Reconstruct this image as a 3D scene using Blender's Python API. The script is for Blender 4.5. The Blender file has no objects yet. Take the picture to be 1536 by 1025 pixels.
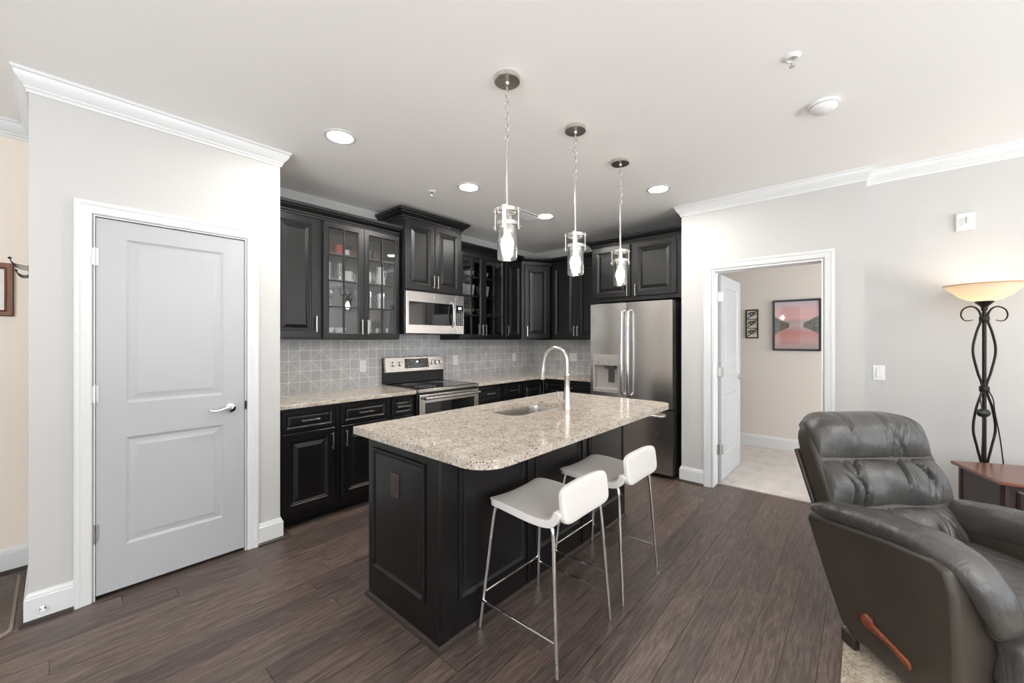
import bpy, bmesh, math, random
from mathutils import Vector, Matrix
C = bpy.context.scene.collection
PI = math.pi
Z = Vector((0, 0, 1))
random.seed(7)
CEIL = 2.69

# ------------------------------------------------------------------ camera, world, lights, exposure
cd = bpy.data.cameras.new('camera'); cam = bpy.data.objects.new('camera', cd); C.objects.link(cam)
cam.location = (0, 0, 1.385); cam.rotation_euler = (PI/2, 0, math.atan2(527, 600) - PI/2)
cd.sensor_width = 36; cd.lens = 36*600/1536; cd.shift_y = -2.5/1536; cd.clip_start = .02
sc = bpy.context.scene; sc.camera = cam
sc.view_settings.view_transform = 'Standard'; sc.view_settings.look = 'None'
sc.view_settings.exposure = 0.29; sc.view_settings.gamma = 1; sc.view_settings.use_curve_mapping = False
w = bpy.data.worlds.new('sky'); sc.world = w; w.use_nodes = True
w.node_tree.nodes['Background'].inputs[0].default_value = (.80, .90, 1, 1)
w.node_tree.nodes['Background'].inputs[1].default_value = 1.6

def area(name, loc, rot, sx, sy, power, col):
    l = bpy.data.lights.new(name, 'AREA'); l.shape = 'RECTANGLE'; l.size = sx; l.size_y = sy
    l.energy = power; l.color = col
    o = bpy.data.objects.new(name, l); o.location = loc; o.rotation_euler = rot; C.objects.link(o)
    return o
# daylight arriving through the windows of the living area behind and beside the camera
area('daylight_south', (2.2, -4.32, 1.45), (PI/2, 0, 0), 3.4, 2.0, 26, (.86, .93, 1))
area('daylight_west', (-3.32, -1.0, 1.35), (0, -PI/2, 0), 2.0, 4.2, 42, (.86, .93, 1))
area('daylight_bedroom', (5.1, -2.82, 1.5), (PI/2, 0, 0), 1.5, 1.6, 125, (.92, .96, 1))
# added fill lights low outside the windows, tilted up to brighten the ceiling
area('ceiling_fill_south', (0.2, -5.1, -.1), (0, 0, 0), 5.6, 1.4, 600, (.95, .97, 1)).rotation_euler = Vector((0, .80, .60)).to_track_quat('-Z', 'Y').to_euler()
area('ceiling_fill_west', (-4.1, -1.0, -.1), (0, 0, 0), 4.4, 1.4, 440, (.95, .97, 1)).rotation_euler = Vector((.80, 0, .60)).to_track_quat('-Z', 'Y').to_euler()
CAN_POWER = 12.5; BULB = 52; GLOBE = 42

# ------------------------------------------------------------------ materials
class M:
    def __init__(s, name):
        s.m = bpy.data.materials.new(name); s.m.use_nodes = True; s.nt = s.m.node_tree
        s.b = s.nt.nodes['Principled BSDF']; s.out = s.nt.nodes['Material Output']
    def n(s, typ, props=None, **ins):
        nd = s.nt.nodes.new(typ)
        for k, v in (props or {}).items(): setattr(nd, k, v)
        for k, v in ins.items():
            key = int(k[1:]) if k[0] == '_' and k[1:].isdigit() else k.replace('_', ' ')
            s.set(nd.inputs[key], v)
        return nd
    def set(s, sock, v):
        if isinstance(v, bpy.types.NodeSocket): s.nt.links.new(v, sock)
        elif isinstance(v, (tuple, list)) and len(v) == 3 and sock.type == 'RGBA': sock.default_value = (*v, 1)
        else: sock.default_value = v
    def p(s, **kw):
        for k, v in kw.items(): s.set(s.b.inputs[k.replace('_', ' ')], v)
        return s
    def math(s, op, a, b=0.0, c=0.0): return s.n('ShaderNodeMath', {'operation': op}, _0=a, _1=b, _2=c).outputs[0]
    def coord(s, scale=(1, 1, 1), kind='Object', rot=(0, 0, 0)):
        t = s.n('ShaderNodeTexCoord'); mp = s.n('ShaderNodeMapping', Vector=t.outputs[kind], Scale=scale, Rotation=rot)
        return mp.outputs[0]
    def noise(s, v, scale=5, detail=3, rough=.5, dist=0): 
        return s.n('ShaderNodeTexNoise', Vector=v, Scale=scale, Detail=detail, Roughness=rough, Distortion=dist).outputs[0]
    def ramp(s, f, stops, interp='LINEAR'):
        r = s.n('ShaderNodeValToRGB', Fac=f); r.color_ramp.interpolation = interp
        e = r.color_ramp.elements
        while len(e) < len(stops): e.new(.5)
        for x, (pos, col) in zip(e, stops): x.position = pos; x.color = (*col, 1)
        return r.outputs[0]
    def mix(s, f, a, b, mode='MIX'):
        r = s.n('ShaderNodeMix', {'data_type': 'RGBA', 'blend_type': mode})
        s.set(r.inputs[0], f); s.set(r.inputs[6], a); s.set(r.inputs[7], b); return r.outputs[2]
    def bump(s, h, strength=.3, dist=.002):
        s.p(Normal=s.n('ShaderNodeBump', Strength=strength, Distance=dist, Height=h).outputs[0]); return s

def plain(name, col, rough=.5, metal=0, bump=None, var=.05, **kw):
    m = M(name); m.p(Base_Color=col, Roughness=rough, Metallic=metal, **kw)
    v = m.coord()
    n = m.noise(v, bump[0] if bump else 60, 3)
    if bump: m.bump(n, bump[1], bump[2])
    c2 = tuple(min(1, c*(1+var)) for c in col); c1 = tuple(c*(1-var) for c in col)
    m.p(Base_Color=m.ramp(n, [(.3, c1), (.7, c2)]))
    return m.m
WALL = plain('wall_paint', (.555, .546, .525), .6, var=.006, bump=(300, .08, .001))
WALLH = plain('hall_paint', (.86, .77, .67), .6, var=.006, bump=(300, .08, .001))
WALLB = plain('bedroom_paint', (.70, .64, .58), .6, var=.006, bump=(300, .08, .001))
CEILM = plain('ceiling_paint', (.90, .882, .855), .75, var=.006, bump=(250, .15, .001))
TRIM = plain('trim_paint', (.71, .715, .71), .3, var=.006)
DOORM = plain('door_paint', (.45, .457, .468), .33, var=.006)
BLACK = plain('black_lacquer_wood', (.0042, .0039, .0039), .34, bump=(120, .04, .0005), Specular_IOR_Level=.5)
INSIDE = plain('cabinet_lining', (.085, .082, .08), .5)
INDARK = plain('dark_cabinet_lining', (.006, .006, .006), .4)
NICKEL = plain('brushed_nickel', (.64, .62, .59), .28, 1)
CHROME = plain('chrome', (.80, .80, .80), .07, 1)
BRONZE = plain('dark_iron', (.02, .016, .012), .45, .6, bump=(80, .3, .002))
BLKPL = plain('black_plastic', (.008, .008, .008), .3)
BLKGL = plain('black_glass', (.004, .004, .005), .04)
CREAM = plain('white_vinyl', (.78, .75, .71), .38, bump=(500, .12, .0006))
PLATE = plain('white_plastic', (.80, .80, .78), .35)
PORC = plain('white_porcelain', (.82, .81, .79), .15)
REDC = plain('red_glaze', (.33, .03, .02), .2)
TANC = plain('tan_glaze', (.55, .40, .27), .25)
BROWNP = plain('brown_outlet_plastic', (.045, .028, .024), .3)
SHOE = plain('dark_shoe_moulding', (.035, .026, .021), .3)
GREY = plain('grey_button', (.35, .35, .36), .4)
GREENLED = M('clock_display'); GREENLED.p(Base_Color=(0, 0, 0), Emission_Color=(.75, .95, 1), Emission_Strength=3.0); GREENLED = GREENLED.m

def steel(name, axis, col=(.60, .575, .55), rough=.24):
    m = M(name); sc_ = [140, 140, 140]; sc_[axis] = 2
    n = m.noise(m.coord(tuple(sc_)), 1, 2)
    m.p(Base_Color=m.ramp(n, [(.3, tuple(c*.97 for c in col)), (.7, col)]), Metallic=1,
        Roughness=m.math('MULTIPLY_ADD', n, .05, rough-.025)); return m.m
STEELX = steel('brushed_steel_across', 0); STEELZ = steel('brushed_steel_fridge', 1, (.64, .605, .57), .26)

def glass(name, tint=(1, 1, 1), refl=.12, rough=.0):
    m = M(name); nt = m.nt; nt.nodes.remove(m.b)
    tr = m.n('ShaderNodeBsdfTransparent', Color=tint); gl = m.n('ShaderNodeBsdfGlossy', Color=(1, 1, 1), Roughness=rough)
    fr = m.n('ShaderNodeLayerWeight', Blend=.35); f = m.math('MULTIPLY_ADD', fr.outputs[0], .75, refl*.35)
    mx = m.n('ShaderNodeMixShader', _0=f, _1=tr.outputs[0], _2=gl.outputs[0]); m.nt.links.new(mx.outputs[0], m.out.inputs[0]); return m.m
PANE = glass('cabinet_glass', (.93, .94, .94), .12); DRINK = glass('drinking_glass', (.90, .92, .92), .45, .02)
SHADEG = glass('seeded_glass', (.97, .97, .97), .25)

def emit(name, col, st):
    m = M(name); m.p(Base_Color=(.9, .9, .9), Emission_Color=col, Emission_Strength=st); return m.m
def area_w(r, watts): return watts/(PI*PI*r*r)
CANE = emit('can_light_lens', (1, .97, .93), area_w(.075, CAN_POWER)); BULBE = emit('filament_bulb', (1, .90, .76), BULB)
LAMPE = emit('lamp_bulb', (1, .82, .60), 42); GLOBEE = emit('frosted_globe', (1, .93, .85), GLOBE)

def floor_mat():
    m = M('dark_hardwood'); v = m.coord()
    sp = m.n('ShaderNodeSeparateXYZ', Vector=v)
    row = m.math('FLOOR', m.math('DIVIDE', m.math('SUBTRACT', sp.outputs[1], .019), .125))
    rr = m.n('ShaderNodeTexWhiteNoise', {'noise_dimensions': '1D'}, W=row).outputs[0]
    xs = m.math('ADD', m.math('DIVIDE', sp.outputs[0], 1.15), m.math('MULTIPLY', rr, 7.3))
    col = m.math('FLOOR', xs)
    cid = m.n('ShaderNodeCombineXYZ', X=row, Y=col).outputs[0]
    r2 = m.n('ShaderNodeTexWhiteNoise', {'noise_dimensions': '3D'}, Vector=cid)
    off = m.n('ShaderNodeVectorMath', {'operation': 'MULTIPLY_ADD'}, _0=r2.outputs[1], _1=(9, 9, 9), _2=v).outputs[0]
    st = m.n('ShaderNodeMapping', Vector=off, Scale=(2.2, 26, 1)).outputs[0]
    g = m.noise(st, 2.2, 8, .66, 1.2)
    st2 = m.n('ShaderNodeMapping', Vector=off, Scale=(5, 170, 1)).outputs[0]
    fine = m.noise(st2, 2.5, 4, .6, .4)
    gg = m.math('MULTIPLY_ADD', fine, .42, m.math('MULTIPLY', g, .58))
    base = m.ramp(gg, [(.30, (.022, .014, .011)), (.46, (.072, .053, .045)), (.58, (.142, .108, .092)), (.78, (.25, .20, .175))])
    tint = m.ramp(r2.outputs[0], [(0, (.78, .76, .76)), (.5, (1.0, .97, .95)), (1, (1.26, 1.18, 1.12))])
    base = m.mix(1.0, base, tint, 'MULTIPLY')
    fy = m.math('FRACT', m.math('DIVIDE', m.math('SUBTRACT', sp.outputs[1], .019), .125))
    ey = m.math('MULTIPLY', m.math('MINIMUM', fy, m.math('SUBTRACT', 1.0, fy)), .125)
    fx = m.math('FRACT', xs); ex = m.math('MULTIPLY', m.math('MINIMUM', fx, m.math('SUBTRACT', 1.0, fx)), 1.15)
    e = m.math('MINIMUM', ex, ey)
    gap = m.math('LESS_THAN', e, .0011)
    base = m.mix(gap, base, (.006, .004, .003))
    rough = m.math('MULTIPLY_ADD', fine, .22, .27)
    m.p(Base_Color=base, Roughness=rough)
    edge = m.n('ShaderNodeMapRange', Value=e, _1=0.0, _2=.004).outputs[0]
    h = m.math('ADD', m.math('MULTIPLY', edge, 1.2), m.math('MULTIPLY', gg, .9))
    m.bump(h, .35, .0025)
    return m.m
FLOORM = floor_mat()

def granite():
    m = M('speckled_granite'); v = m.coord()
    n1 = m.noise(v, 14, 5, .6, .6); n2 = m.noise(v, 75, 4, .7); 
    vd = m.n('ShaderNodeVectorMath', {'operation': 'MULTIPLY_ADD'}, _0=m.n('ShaderNodeTexNoise', Vector=v, Scale=60, Detail=2).outputs[1], _1=(.02, .02, .02), _2=v).outputs[0]
    vo = m.n('ShaderNodeTexVoronoi', Vector=vd, Scale=130)
    c = m.ramp(vo.outputs[1], [(0, (.46, .39, .33)), (.35, (.60, .51, .43)), (.55, (.36, .30, .25)), (.75, (.68, .62, .54)), (1, (.22, .18, .165))])
    c = m.mix(.4, c, m.ramp(n1, [(.35, (.28, .21, .17)), (.5, (.47, .40, .34)), (.65, (.62, .58, .53))]))
    v3 = m.n('ShaderNodeTexVoronoi', Vector=vd, Scale=74)
    dark = m.math('MULTIPLY', m.math('LESS_THAN', v3.outputs[0], .30), m.math('GREATER_THAN', m.n('ShaderNodeSeparateColor', Color=v3.outputs[1]).outputs[0], .48))
    c = m.mix(m.math('MULTIPLY', dark, .85), c, (.07, .045, .04))
    v4 = m.n('ShaderNodeTexVoronoi', Vector=vd, Scale=62)
    wh = m.math('MULTIPLY', m.math('LESS_THAN', v4.outputs[0], .32), m.math('GREATER_THAN', m.n('ShaderNodeSeparateColor', Color=v4.outputs[1]).outputs[1], .72))
    c = m.mix(m.math('MULTIPLY', wh, .6), c, (.80, .77, .72))
    m.p(Base_Color=c, Roughness=.12); m.bump(n2, .03, .0005); return m.m
GRANITE = granite()

def tile(name, uaxis):
    m = M(name); v = m.coord(); sp = m.n('ShaderNodeSeparateXYZ', Vector=v); S = .0925
    a = m.math('DIVIDE', m.math('SUBTRACT', sp.outputs[uaxis], .026), S); b = m.math('DIVIDE', m.math('SUBTRACT', sp.outputs[2], .92), S)
    ia = m.math('FLOOR', a); ib = m.math('FLOOR', b); fa = m.math('FRACT', a); fb = m.math('FRACT', b)
    ea = m.math('MINIMUM', fa, m.math('SUBTRACT', 1.0, fa)); eb = m.math('MINIMUM', fb, m.math('SUBTRACT', 1.0, fb))
    e = m.math('MINIMUM', ea, eb)
    par = m.math('MODULO', m.math('ABSOLUTE', m.math('ADD', ia, ib)), 2.0)
    d1 = m.math('ABSOLUTE', m.math('SUBTRACT', fa, fb)); d2 = m.math('ABSOLUTE', m.math('SUBTRACT', m.math('ADD', fa, fb), 1.0))
    dd = m.math('ADD', m.math('MULTIPLY', par, d1), m.math('MULTIPLY', m.math('SUBTRACT', 1.0, par), d2))
    rn = m.n('ShaderNodeTexWhiteNoise', {'noise_dimensions': '3D'}, Vector=m.n('ShaderNodeCombineXYZ', X=ia, Y=ib).outputs[0])
    has = m.math('GREATER_THAN', rn.outputs[0], .35)
    diag = m.math('MULTIPLY', m.math('LESS_THAN', dd, .032), has)
    line = m.math('MAXIMUM', m.math('MULTIPLY', m.math('LESS_THAN', e, .020), 1.0), m.math('MULTIPLY', diag, .7))
    tone = m.noise(v, 9, 3)
    c = m.ramp(m.math('MULTIPLY_ADD', rn.outputs[0], .25, m.math('MULTIPLY', tone, .75)), [(.3, (.42, .42, .41)), (.7, (.54, .53, .52))])
    c = m.mix(m.math('MULTIPLY', line, .9), c, (.86, .84, .82))
    m.p(Base_Color=c, Roughness=.25); m.bump(m.math('SUBTRACT', 1.0, line), .2, .001); return m.m
TILEX = tile('patterned_tile_range_wall', 0); TILEY = tile('patterned_tile_fridge_wall', 1)

def carpet(name, c1, c2, scale=320, hb=.01):
    m = M(name); v = m.coord(); n = m.noise(v, scale, 3, .7); b = m.noise(v, 7, 4, .6)
    c = m.mix(.45, m.ramp(n, [(.35, c1), (.65, c2)]), m.ramp(b, [(.3, c1), (.7, c2)]))
    m.p(Base_Color=c, Roughness=1); m.bump(n, .9, hb); return m.m
CARPET = carpet('beige_carpet', (.52, .46, .41), (.80, .75, .70))
RUGM = carpet('mottled_cream_rug', (.22, .16, .11), (.78, .68, .57), 90, .012)
MATM = carpet('grey_brown_door_mat', (.10, .08, .065), (.24, .20, .17), 240)
MATE = plain('mat_binding', (.27, .22, .18), .9)

def wood(name, a, b, rough=.3, axis=1):
    m = M(name); s_ = [26, 26, 26]; s_[axis] = 2
    n = m.noise(m.coord(tuple(s_)), 1.5, 6, .6, .8); m.p(Base_Color=m.ramp(n, [(.3, a), (.7, b)]), Roughness=rough); m.bump(n, .1, .001); return m.m
CHERRY = wood('cherry_table_top', (.10, .038, .026), (.20, .085, .055), .22)
PLUM = wood('dark_plum_wood', (.022, .012, .014), (.040, .024, .028), .3, 2)
LEVERW = wood('reddish_lever_wood', (.12, .028, .012), (.22, .06, .025), .25, 0)
OAK = wood('oak_frame_wood', (.12, .042, .014), (.22, .085, .032), .35, 2)

def leather():
    m = M('grey_taupe_leather'); v = m.coord()
    n = m.noise(v, 260, 4, .6); big = m.noise(v, 5, 4, .6, 1.2)
    m.p(Base_Color=m.ramp(big, [(.3, (.050, .048, .045)), (.7, (.078, .075, .071))]), Roughness=.25, Specular_IOR_Level=.6)
    cr = m.noise(m.coord((7, 7, 2.2)), 2.4, 5, .62, 1.4)
    h = m.math('ADD', m.math('MULTIPLY', n, .05), m.math('MULTIPLY', cr, .9)); m.bump(h, .42, .02); return m.m
LEATHER = leather()
def leather2():
    m = M('smooth_taupe_leather'); v = m.coord(); n = m.noise(v, 240, 4, .6); b = m.noise(v, 4, 3)
    m.p(Base_Color=m.ramp(b, [(.3, (.042, .034, .026)), (.7, (.055, .045, .035))]), Roughness=.42); m.bump(m.math('ADD', m.math('MULTIPLY', n, .08), m.math('MULTIPLY', b, .5)), .5, .006); return m.m
LEATHP = leather2()
SHADEM = M('alabaster_glass')
_s = SHADEM; _tr = _s.n('ShaderNodeBsdfTranslucent', Color=(.95, .85, .70)); _di = _s.n('ShaderNodeBsdfDiffuse', Color=(.9, .84, .74))
_m1 = _s.n('ShaderNodeMixShader', _0=.45, _1=_tr.outputs[0], _2=_di.outputs[0]); _s.nt.nodes.remove(_s.b); _s.nt.links.new(_m1.outputs[0], _s.out.inputs[0]); SHADEM = SHADEM.m
AMBER = plain('amber_rim', (.62, .36, .17), .3)

def art():
    m = M('lake_sunset_print'); v = m.coord(); sp = m.n('ShaderNodeSeparateXYZ', Vector=v)
    t = m.math('ADD', m.math('DIVIDE', sp.outputs[2], .60), m.math('MULTIPLY', m.math('SUBTRACT', m.noise(m.coord((1, 3, 14)), 1.5, 3), .5), .12))
    c = m.ramp(t, [(0, (.36, .31, .30)), (.18, (.56, .34, .33)), (.34, (.54, .27, .25)), (.40, (.50, .32, .31)), (.50, (.50, .44, .43)), (.58, (.48, .40, .40)), (.64, (.70, .44, .42)), (.85, (.66, .44, .45)), (1, (.50, .44, .50))])
    ay = m.math('DIVIDE', m.math('ABSOLUTE', sp.outputs[1]), .24)
    hill = m.math('MULTIPLY', m.math('LESS_THAN', m.math('ABSOLUTE', m.math('SUBTRACT', m.math('DIVIDE', sp.outputs[2], .60), .50)), m.math('MULTIPLY_ADD', m.math('POWER', ay, 1.5), .19, m.math('MULTIPLY', m.noise(v, 22, 3), .03))), m.math('GREATER_THAN', ay, .3))
    c = m.mix(hill, c, m.ramp(m.noise(v, 45, 4), [(.3, (.12, .12, .10)), (.7, (.22, .20, .17))]))
    inn = m.math('MULTIPLY', m.math('LESS_THAN', m.math('ABSOLUTE', m.math('SUBTRACT', sp.outputs[1], .062)), .098), m.math('LESS_THAN', m.math('ABSOLUTE', m.math('SUBTRACT', sp.outputs[2], .30)), .232))
    c = m.mix(m.math('MULTIPLY', inn, .35), c, m.mix(1.0, c, (.80, .52, .52), 'MULTIPLY'))
    m.p(Base_Color=c, Roughness=.04); return m.m
ARTM = art()

# ------------------------------------------------------------------ mesh helpers
class Fr:                      # local frame: a along u, b up, c along the outward normal n
    def __init__(s, o, u=(1, 0, 0), n=(0, -1, 0), v=(0, 0, 1)):
        s.o = Vector(o); s.u = Vector(u).normalized(); s.n = Vector(n).normalized(); s.v = Vector(v).normalized()
    def __call__(s, a, b, c=0): return s.o + s.u*a + s.v*b + s.n*c
    def at(s, a, b, c=0): return Fr(s(a, b, c), s.u, s.n, s.v)
W0 = Fr((0, 0, 0), (1, 0, 0), (0, 1, 0), (0, 0, 1))     # a=x, b=z, c=y
def NB(): return bmesh.new()
def fbox(bm, F, a0, a1, b0, b1, c0, c1):
    v = [bm.verts.new(F(a, b, c)) for a in (a0, a1) for b in (b0, b1) for c in (c0, c1)]
    for q in ((0, 1, 3, 2), (4, 6, 7, 5), (0, 4, 5, 1), (2, 3, 7, 6), (0, 2, 6, 4), (1, 5, 7, 3)): bm.faces.new([v[i] for i in q])
    return bm
def box(bm, x0, x1, y0, y1, z0, z1): return fbox(bm, W0, x0, x1, z0, z1, y0, y1)
def rings(bm, R, close=False, cap=True, loop=True):
    L = [[bm.verts.new(p) for p in r] for r in R]; n = len(L[0])
    pr = list(zip(L, L[1:])) + ([(L[-1], L[0])] if close else [])
    for A, B in pr:
        for i in range(n if loop else n-1): 
            j = (i+1) % n; bm.faces.new((A[i], A[j], B[j], B[i]))
    if cap and not close:
        bm.faces.new(L[0][::-1]); bm.faces.new(L[-1])
    return L
def panel(bm, F, W, H, steps):        # steps: (inset, depth); concentric rectangles, back plane at c=0
    R = []
    for s, d in [(0, 0)] + steps: R.append([F(s, s, d), F(W-s, s, d), F(W-s, H-s, d), F(s, H-s, d)])
    rings(bm, R)
def door_steps(T, fr=.055): return [(0, T-.003), (.003, T), (fr, T), (fr+.005, T-.005), (fr+.012, T-.006), (fr+.018, T-.011), (fr+.024, T-.011), (fr+.052, T-.002)]
def frame4(bm, F, W, H, fr, T, c0=0):
    st = [(0, c0), (0, c0+T), (fr-.008, c0+T), (fr, c0+T-.005), (fr, c0)]
    R = [[F(s, s, d), F(W-s, s, d), F(W-s, H-s, d), F(s, H-s, d)] for s, d in st]
    rings(bm, R, close=True)
def tube(bm, pts, r, seg=10, closed=False, rads=None):
    pts = [Vector(p) for p in pts]; n = len(pts); R = []; up = None
    for i, p in enumerate(pts):
        d = ((pts[(i+1) % n] if closed or i < n-1 else p) - (pts[i-1] if closed or i > 0 else p)).normalized()
        if up is None: up = d.orthogonal().normalized()
        up = (up - d*up.dot(d)); up = up.normalized() if up.length > 1e-6 else d.orthogonal().normalized()
        s = d.cross(up); rr = rads[i] if rads else r
        R.append([p + (up*math.cos(2*PI*k/seg) + s*math.sin(2*PI*k/seg))*rr for k in range(seg)])
    rings(bm, R, close=closed); return bm
def lathe(bm, prof, c=(0, 0, 0), seg=24, ax=None):   # prof (r, h) from first to last; ax = axis vector
    ax = Vector(ax).normalized() if ax else Z; s = ax.orthogonal().normalized(); t = ax.cross(s); c = Vector(c)
    rings(bm, [[c + ax*h + (s*math.cos(2*PI*k/seg) + t*math.sin(2*PI*k/seg))*max(r, 1e-4) for k in range(seg)] for r, h in prof]); return bm
def spline(pts, n=8):
    P = [Vector(p) for p in pts]; P = [P[0]*2-P[1]] + P + [P[-1]*2-P[-2]]; out = []
    for i in range(1, len(P)-2):
        for k in range(n):
            t = k/n; a, b, c, d = P[i-1:i+3]
            out.append(.5*((2*b)+(c-a)*t+(2*a-5*b+4*c-d)*t*t+(3*b-a-3*c+d)*t**3))
    return out + [P[-2]]
def sweep(bm, path, prof, N=Z, side=1):    # prof (s, d): s to the side of the path in plane, d along N; mitred
    P = [Vector(p) for p in path]; N = Vector(N); R = []
    for i, p in enumerate(P):
        dd = []
        if i > 0: dd.append((P[i]-P[i-1]).normalized())
        if i < len(P)-1: dd.append((P[i+1]-P[i]).normalized())
        pn = [d.cross(N)*side for d in dd]
        m = sum(pn, Vector()).normalized(); k = 1/max(.2, m.dot(pn[0]))
        R.append([p + m*(s*k) + N*d for s, d in prof])
    rings(bm, R); return bm
def poly(bm, outline, z0, z1, holes=()):
    def lp(pts, z):
        vs = [bm.verts.new((x, y, z)) for x, y in pts]; return vs, [bm.edges.new((vs[i], vs[(i+1) % len(vs)])) for i in range(len(vs))]
    loops = []
    for z in (z0, z1):
        es = []; ls = []
        for pts in [outline, *holes]:
            vs, e = lp(pts, z); es += e; ls.append(vs)
        bmesh.ops.triangle_fill(bm, use_beauty=True, use_dissolve=False, edges=es); loops.append(ls)
    for A, B in zip(*loops):
        for i in range(len(A)): bm.faces.new((A[i], A[(i+1) % len(A)], B[(i+1) % len(A)], B[i]))
    return bm
def rrect(x0, x1, y0, y1, r, n=8):
    rs = r if isinstance(r, (list, tuple)) else [r]*4; out = []
    for (cx, cy, sx, sy, a0), q in zip(((x0, y0, 1, 1, PI), (x1, y0, -1, 1, 1.5*PI), (x1, y1, -1, -1, 0), (x0, y1, 1, -1, .5*PI)), rs):
        for k in range(n+1):
            a = a0 + k*PI/2/n; out.append((cx+sx*q + q*math.cos(a), cy+sy*q + q*math.sin(a)))
    return out
def pillow(bm, F, a0, a1, b0, b1, c0, c1, nu=16, nv=14, nw=6, e=4.0, fn=None):   # soft block (superellipsoid-like)
    tb = bmesh.new(); bmesh.ops.create_cube(tb, size=2); bmesh.ops.subdivide_edges(tb, edges=tb.edges[:], cuts=nu, use_grid_fill=True)
    mp = {}
    for v in tb.verts:
        p = v.co; l = (abs(p.x)**e+abs(p.y)**e+abs(p.z)**e)**(1/e); q = p/l
        if fn: q = fn(q)
        mp[v] = bm.verts.new(F((a0+a1)/2+q.x*(a1-a0)/2, (b0+b1)/2+q.z*(b1-b0)/2, (c0+c1)/2+q.y*(c1-c0)/2))
    for f in tb.faces: bm.faces.new([mp[v] for v in f.verts])
    tb.free(); return bm

ORG = {}
def tag(o, label=None, cat=None, group=None, kind=None):
    for k, v in (('label', label), ('category', cat), ('group', group), ('kind', kind)):
        if v: o[k] = v
    return o
def thing(name, label, cat, loc=(0, 0, 0), group=None, kind=None, rz=0):
    o = bpy.data.objects.new(name, None); C.objects.link(o); o.location = loc; o.rotation_euler = (0, 0, rz)
    o.empty_display_size = .05; ORG[o.name] = Vector(loc) if rz == 0 else None
    return tag(o, label, cat, group, kind)
def obj(name, bm, mat, parent=None, bev=0, smooth=True, sub=0, loc=None, ang=.6, label=None, local=False):
    bmesh.ops.recalc_face_normals(bm, faces=bm.faces[:])
    off = None
    if parent is not None and not local:
        off = ORG.get(parent.name)
    if loc is not None and parent is None: off = Vector(loc)
    if off is not None: bmesh.ops.translate(bm, verts=bm.verts[:], vec=-off)
    me = bpy.data.meshes.new(name); bm.to_mesh(me); bm.free(); me.materials.append(mat)
    o = bpy.data.objects.new(name, me); C.objects.link(o)
    if parent is not None: o.parent = parent
    elif loc is not None: o.location = loc
    ORG[o.name] = off if off is not None else Vector((0, 0, 0))
    if smooth and not bev and not sub:
        for p in me.polygons: p.use_smooth = True
        try: me.set_sharp_from_angle(angle=ang)
        except Exception: pass
    if bev:
        md = o.modifiers.new('bevel', 'BEVEL'); md.width = bev; md.segments = 2; md.limit_method = 'ANGLE'; md.angle_limit = .7
        for p in me.polygons: p.use_smooth = True
        try: me.set_sharp_from_angle(angle=ang)
        except Exception: pass
    if sub:
        md = o.modifiers.new('subdivision', 'SUBSURF'); md.levels = md.render_levels = sub
        for p in me.polygons: p.use_smooth = True
    if label: o['label'] = label
    return o
def struct(name, bm, mat, **k):
    o = obj(name, bm, mat, **k); o['kind'] = 'structure'; return o
def dup(root, loc, label=None, rz=None):
    r = root.copy(); C.objects.link(r); r.location = loc
    if rz is not None: r.rotation_euler = (0, 0, rz)
    if label: r['label'] = label
    for ch in list(root.children):
        c = ch.copy(); C.objects.link(c); c.parent = r
        for g in list(ch.children):
            d = g.copy(); C.objects.link(d); d.parent = c
    return r
def bar_handle(F, a, b, vert=True, L=.13, parent=None, name='handle', mat=None):
    bm = NB(); st = .028
    if vert:
        fbox(bm, F, a-.005, a+.005, b-L/2, b+L/2, st-.006, st); 
        for s in (-1, 1): fbox(bm, F, a-.004, a+.004, b+s*(L/2-.012)-.004, b+s*(L/2-.012)+.004, 0, st-.006)
    else:
        fbox(bm, F, a-L/2, a+L/2, b-.005, b+.005, st-.006, st)
        for s in (-1, 1): fbox(bm, F, a+s*(L/2-.012)-.004, a+s*(L/2-.012)+.004, b-.004, b+.004, 0, st-.006)
    return obj(name, bm, mat or NICKEL, parent, bev=.001)

# ------------------------------------------------------------------ setting
struct('floor', box(NB(), -3, 4.20, -4, 3.83, -.05, 0), FLOORM)
struct('floor_bedroom', box(NB(), 4.20, 6.1, -2.7, 2.7, -.05, .012), CARPET)
struct('ceiling', box(NB(), -3.15, 6.2, -4.15, 3.95, CEIL, CEIL+.08), CEILM)
bm = NB(); box(bm, 1.03, 4.90, 3.74, 3.86, 0, CEIL); struct('wall_range', bm, WALL)
bm = NB(); box(bm, 4.78, 4.90, 1.345, 3.74, 0, CEIL); struct('wall_fridge', bm, WALL)
bm = NB(); box(bm, 4.20, 4.90, 1.22, 1.345, 0, CEIL); box(bm, 4.06, 4.20, 1.067, 1.345, 0, CEIL); box(bm, 4.06, 4.20, -.01, .241, 0, CEIL); box(bm, 4.06, 4.20, .241, 1.067, 2.035, CEIL)
struct('wall_right', bm, WALL)
struct('wall_lamp', box(NB(), 4.20, 4.32, -4, -.01, 0, CEIL), WALL)
bm = NB(); box(bm, -.09, .129, 3.06, 3.18, 0, CEIL); box(bm, .823, 1.03, 3.06, 3.18, 0, CEIL); box(bm, .129, .823, 3.06, 3.18, 2.045, CEIL)
box(bm, .91, 1.03, 3.18, 3.86, 0, CEIL); box(bm, -.09, .02, 3.18, 3.83, 0, CEIL); box(bm, .02, .91, 3.74, 3.86, 0, CEIL)
struct('wall_left', bm, WALL)
struct('wall_hall', box(NB(), -3, -.09, 3.83, 3.95, 0, CEIL), WALLH)
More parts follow.
